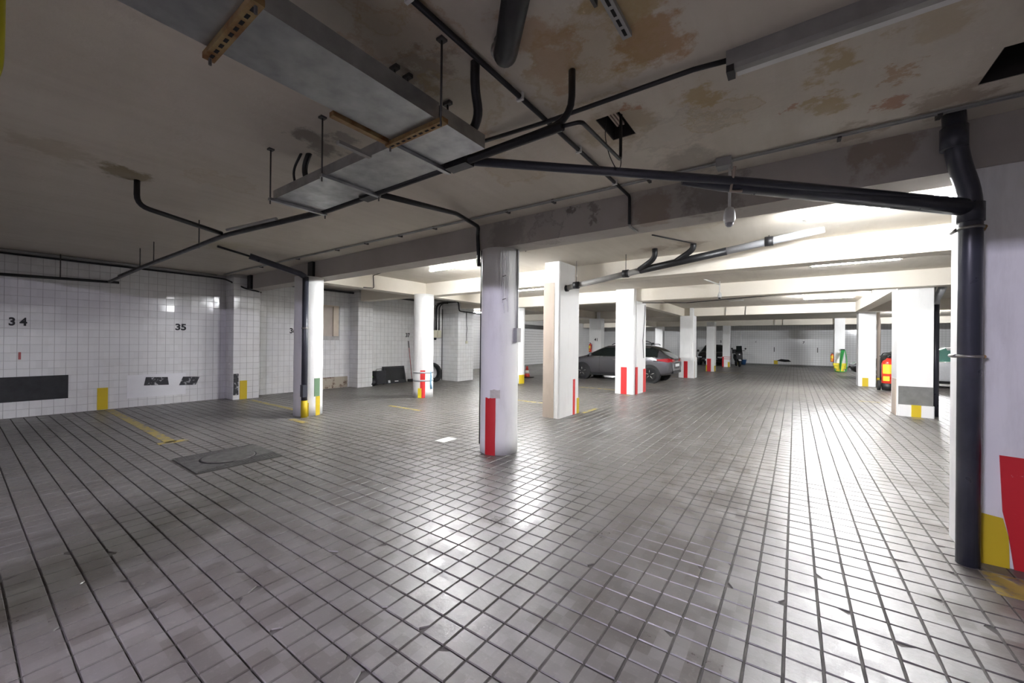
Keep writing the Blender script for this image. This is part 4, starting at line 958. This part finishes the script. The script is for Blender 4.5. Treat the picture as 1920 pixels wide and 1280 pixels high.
extinguisher(2.44, 17.20, 0, .82, .17, 'large red wheeled extinguisher between the cement banded and yellow square pillars', 'extred', True)
extinguisher(1.70, 28.26, .52, .46, .075, 'small orange extinguisher hung on the green hose pillar', 'extorange')
extinguisher(-8.10, 17.775, .98, .42, .07, 'small red extinguisher hung on the pillar numbered 41', 'extred')
t = thing('traffic_cone', 'small red and white traffic cone on a black base', 'cone', (-8.75, 13.2, 0))
MB().box(-8.95, -8.55, 13.0, 13.4, 0, .03).build('base', MAT['rubber'], t)
for (z0, z1, m) in ((.03, .17, 'cone_r'), (.17, .30, 'cone_w'), (.30, .46, 'cone_r')):
    r0 = .125 - z0 * .20; r1 = .125 - z1 * .20
    MB().lathe([(r0, z0), (r1, z1)], (-8.75, 13.2, 0), 20).build('cone_body' if m == 'cone_r' else 'reflective_band', MAT[m], t)
# hose, box and reel on the far right pillar
t = thing('salt_box', 'bright yellow plastic box standing against the hose pillar', 'box', (2.0, 28.0, 0))
MB().bbox(1.76, 2.26, 27.86, 28.12, .16, .32, .03).build('body', MAT['ybox'], t); MB().bbox(1.72, 2.30, 27.84, 28.12, .325, .46, .03).build('lid', MAT['ybox'], t); MB().bbox(1.86, 2.2, 27.88, 28.1, 0, .16, .03).build('foot', MAT['ybox'], t)
t = thing('garden_hose', 'green hose coiled over a hook and trailing to the floor', 'hose', (2.12, 27.85, 0))
for k in range(4):
    dx = .035 * k; pts = [(2.14 + .02 * k, 28.10, 1.18)]
    for i in range(1, 13):
        a = PI * i / 12; pts.append((2.12 - .05 * math.cos(2 * a) + dx - .16 * math.sin(a) * (1 + .2 * k), 27.80 - .03 * k, 1.18 - .95 * math.sin(a) - .10 * k * math.sin(a)))
    MB().tube(pts, .020, 8).build('coil', MAT['hose'], t)
MB().tube(fillet([(2.24, 28.1, 1.18), (2.30, 27.80, .6), (2.26, 27.6, .03), (2.0, 27.3, .025), (1.78, 27.5, .025), (1.80, 27.75, .20)], .15), .020, 8).build('trailing_end', MAT['hose'], t)
MB().box(2.06, 2.22, 28.02, 28.16, 1.15, 1.24).build('hook', MAT['trim'], t)

# ------------------------------------------------------------------ clutter by the left wall
t = thing('tv_set', 'old black flat television leaning face out against tiled wall', 'television', (-10.85, 8.43, 0))
def lean(y0, y1, z0, z1, x_bot, x_top, th):
    f = lambda z: x_bot + (x_top - x_bot) * z / .56
    mb = MB(); mb.add([(f(z0), y0, z0), (f(z0), y1, z0), (f(z1), y1, z1), (f(z1), y0, z1), (f(z0) - th, y0, z0), (f(z0) - th, y1, z0), (f(z1) - th, y1, z1), (f(z1) - th, y0, z1)],
                      [(0, 1, 2, 3), (7, 6, 5, 4), (0, 4, 5, 1), (1, 5, 6, 2), (2, 6, 7, 3), (3, 7, 4, 0)]); return mb
lean(8.02, 8.88, 0, .56, -10.88, -11.02, .05).build('casing', MAT['rubber'], t); lean(8.07, 8.83, .10, .52, -10.877, -11.017, .004).build('screen', MAT['screen'], t)
lean(8.40, 8.55, .055, .08, -10.876, -11.016, .004).build('badge', MAT['chrome'], t); lean(8.14, 8.22, .03, .11, -10.874, -11.014, .004).build('sticker', MAT['plate'], t)
t = thing('suitcase', 'dark grey suitcase standing between television and bin bag', 'suitcase', (-10.9, 7.80, 0))
MB().bbox(-11.08, -10.80, 7.62, 8.0, .03, .44, .05).build('shell', MAT['suit'], t); MB().tube(fillet([(-10.94, 7.70, .44), (-10.94, 7.70, .50), (-10.94, 7.92, .50), (-10.94, 7.92, .44)], .03), .012, 6).build('handle', MAT['chrome'], t)
for y in (7.68, 7.94): MB().lathe([(.03, -.02), (.03, .02)], (-10.86, y, .03), 10, 'x').build('wheel', MAT['tyre'], t)
t = thing('bin_bag', 'low black bin bag with a lime green lid on top', 'bag', (-10.78, 7.44, 0))
mb = MB(); prof = [(.02, 0), (.14, .005), (.17, .07), (.155, .16), (.12, .22), (.05, .27)]
mb.lathe(prof, (-10.78, 7.43, 0), 14); mb.v = [(x + random.uniform(-.015, .015), y + random.uniform(-.015, .015), max(z + random.uniform(-.012, .012), 0)) for x, y, z in mb.v]
mb.build('sack', MAT['bag'], t); MB().lathe([(.09, 0), (.095, .03), (.03, .045)], (-10.80, 7.38, .265), 14).build('lid', MAT['lime'], t)
t = thing('broom', 'thin long handled broom leaning on wall below number 37', 'broom', (-11.0, 9.15, 0))
MB().tube([(-10.95, 9.18, .06), (-11.07, 9.10, 1.40)], .012, 8).build('handle', MAT['redmark'], t); MB().tube([(-11.052, 9.113, 1.18), (-11.072, 9.10, 1.42)], .015, 8).build('grip', MAT['trim'], t)
MB().box(-11.0, -10.90, 9.02, 9.36, 0, .09).build('head', MAT['trim'], t)
t = thing('spare_tyre', 'worn black car tyre leaning against the tiled wall', 'tyre', (-10.33, 9.60, 0))
prof = [(.22, -.08), (.28, -.10), (.315, -.085), (.33, -.04), (.33, .04), (.315, .085), (.28, .10), (.22, .08), (.21, 0)]
mb = MB(); n_ = 30
for (r, h) in prof:
    for j in range(n_): a = 2 * PI * j / n_; mb.v.append((-10.318 + h - .08 * math.sin(a) * r / .33, 9.61 + r * math.cos(a), .335 + r * math.sin(a)))
for i in range(len(prof)):
    for j in range(n_):
        i2 = (i + 1) % len(prof); mb.f.append((i * n_ + j, i * n_ + (j + 1) % n_, i2 * n_ + (j + 1) % n_, i2 * n_ + j)); mb.sm.append(True)
mb.build('tread', MAT['tyre'], t)
tag(MB().box(-10.519, -10.513, 9.50, 9.73, .0, 1.02).build('plastic_sheet', MAT['teal']), 'teal plastic sheet propped on the wall above the tyre', 'sheet')
# manhole, bucket, rag
t = thing('manhole_cover', 'dark square metal manhole cover with ribbed corners in the tiled floor', 'manhole', (-5.53, 1.85, 0))
MB().box(-5.96, -5.10, 1.42, 2.28, -.02, .001).build('plate', MAT['iron'], t)
for k in range(7):
    a = -5.94 + k * .032
    MB().box(a, a + .012, 1.44, 2.26 - k * .09, .001, .006).build('rib', MAT['iron'], t); MB().box(-5.12 - k * .032 - .012, -5.12 - k * .032, 1.44 + k * .09, 2.26, .001, .006).build('rib', MAT['iron'], t)
MB().lathe([(.27, 0), (.27, .007), (.255, .009)], (-5.53, 1.85, 0), 28).build('lid', MAT['iron'], t)
MB().lathe([(.285, 0), (.285, .002)], (-5.53, 1.85, 0), 28).build('lid_gap', MAT['dark'], t)
t = thing('bucket', 'dark blue bucket standing by the back wall', 'bucket', (-2.95, 32.35, 0))
MB().lathe([(.13, 0), (.19, .34), (.20, .36), (.17, .35), (.12, .05)], (-2.95, 32.35, 0), 20).build('body', MAT['blue'], t)
MB().tube([(-3.14, 32.35, .35), (-3.05, 32.3, .46), (-2.85, 32.3, .46), (-2.76, 32.35, .35)], .008, 6).build('handle', MAT['steel'], t)
tag(MB().bbox(-3.36, -3.18, 32.3, 32.5, 0, .22, .04).build('sack', MAT['yhose']), 'small faded yellow sack beside the blue bucket', 'sack')

for o in list(bpy.data.objects):
    if o.get('_local') is not None: del o['_local']
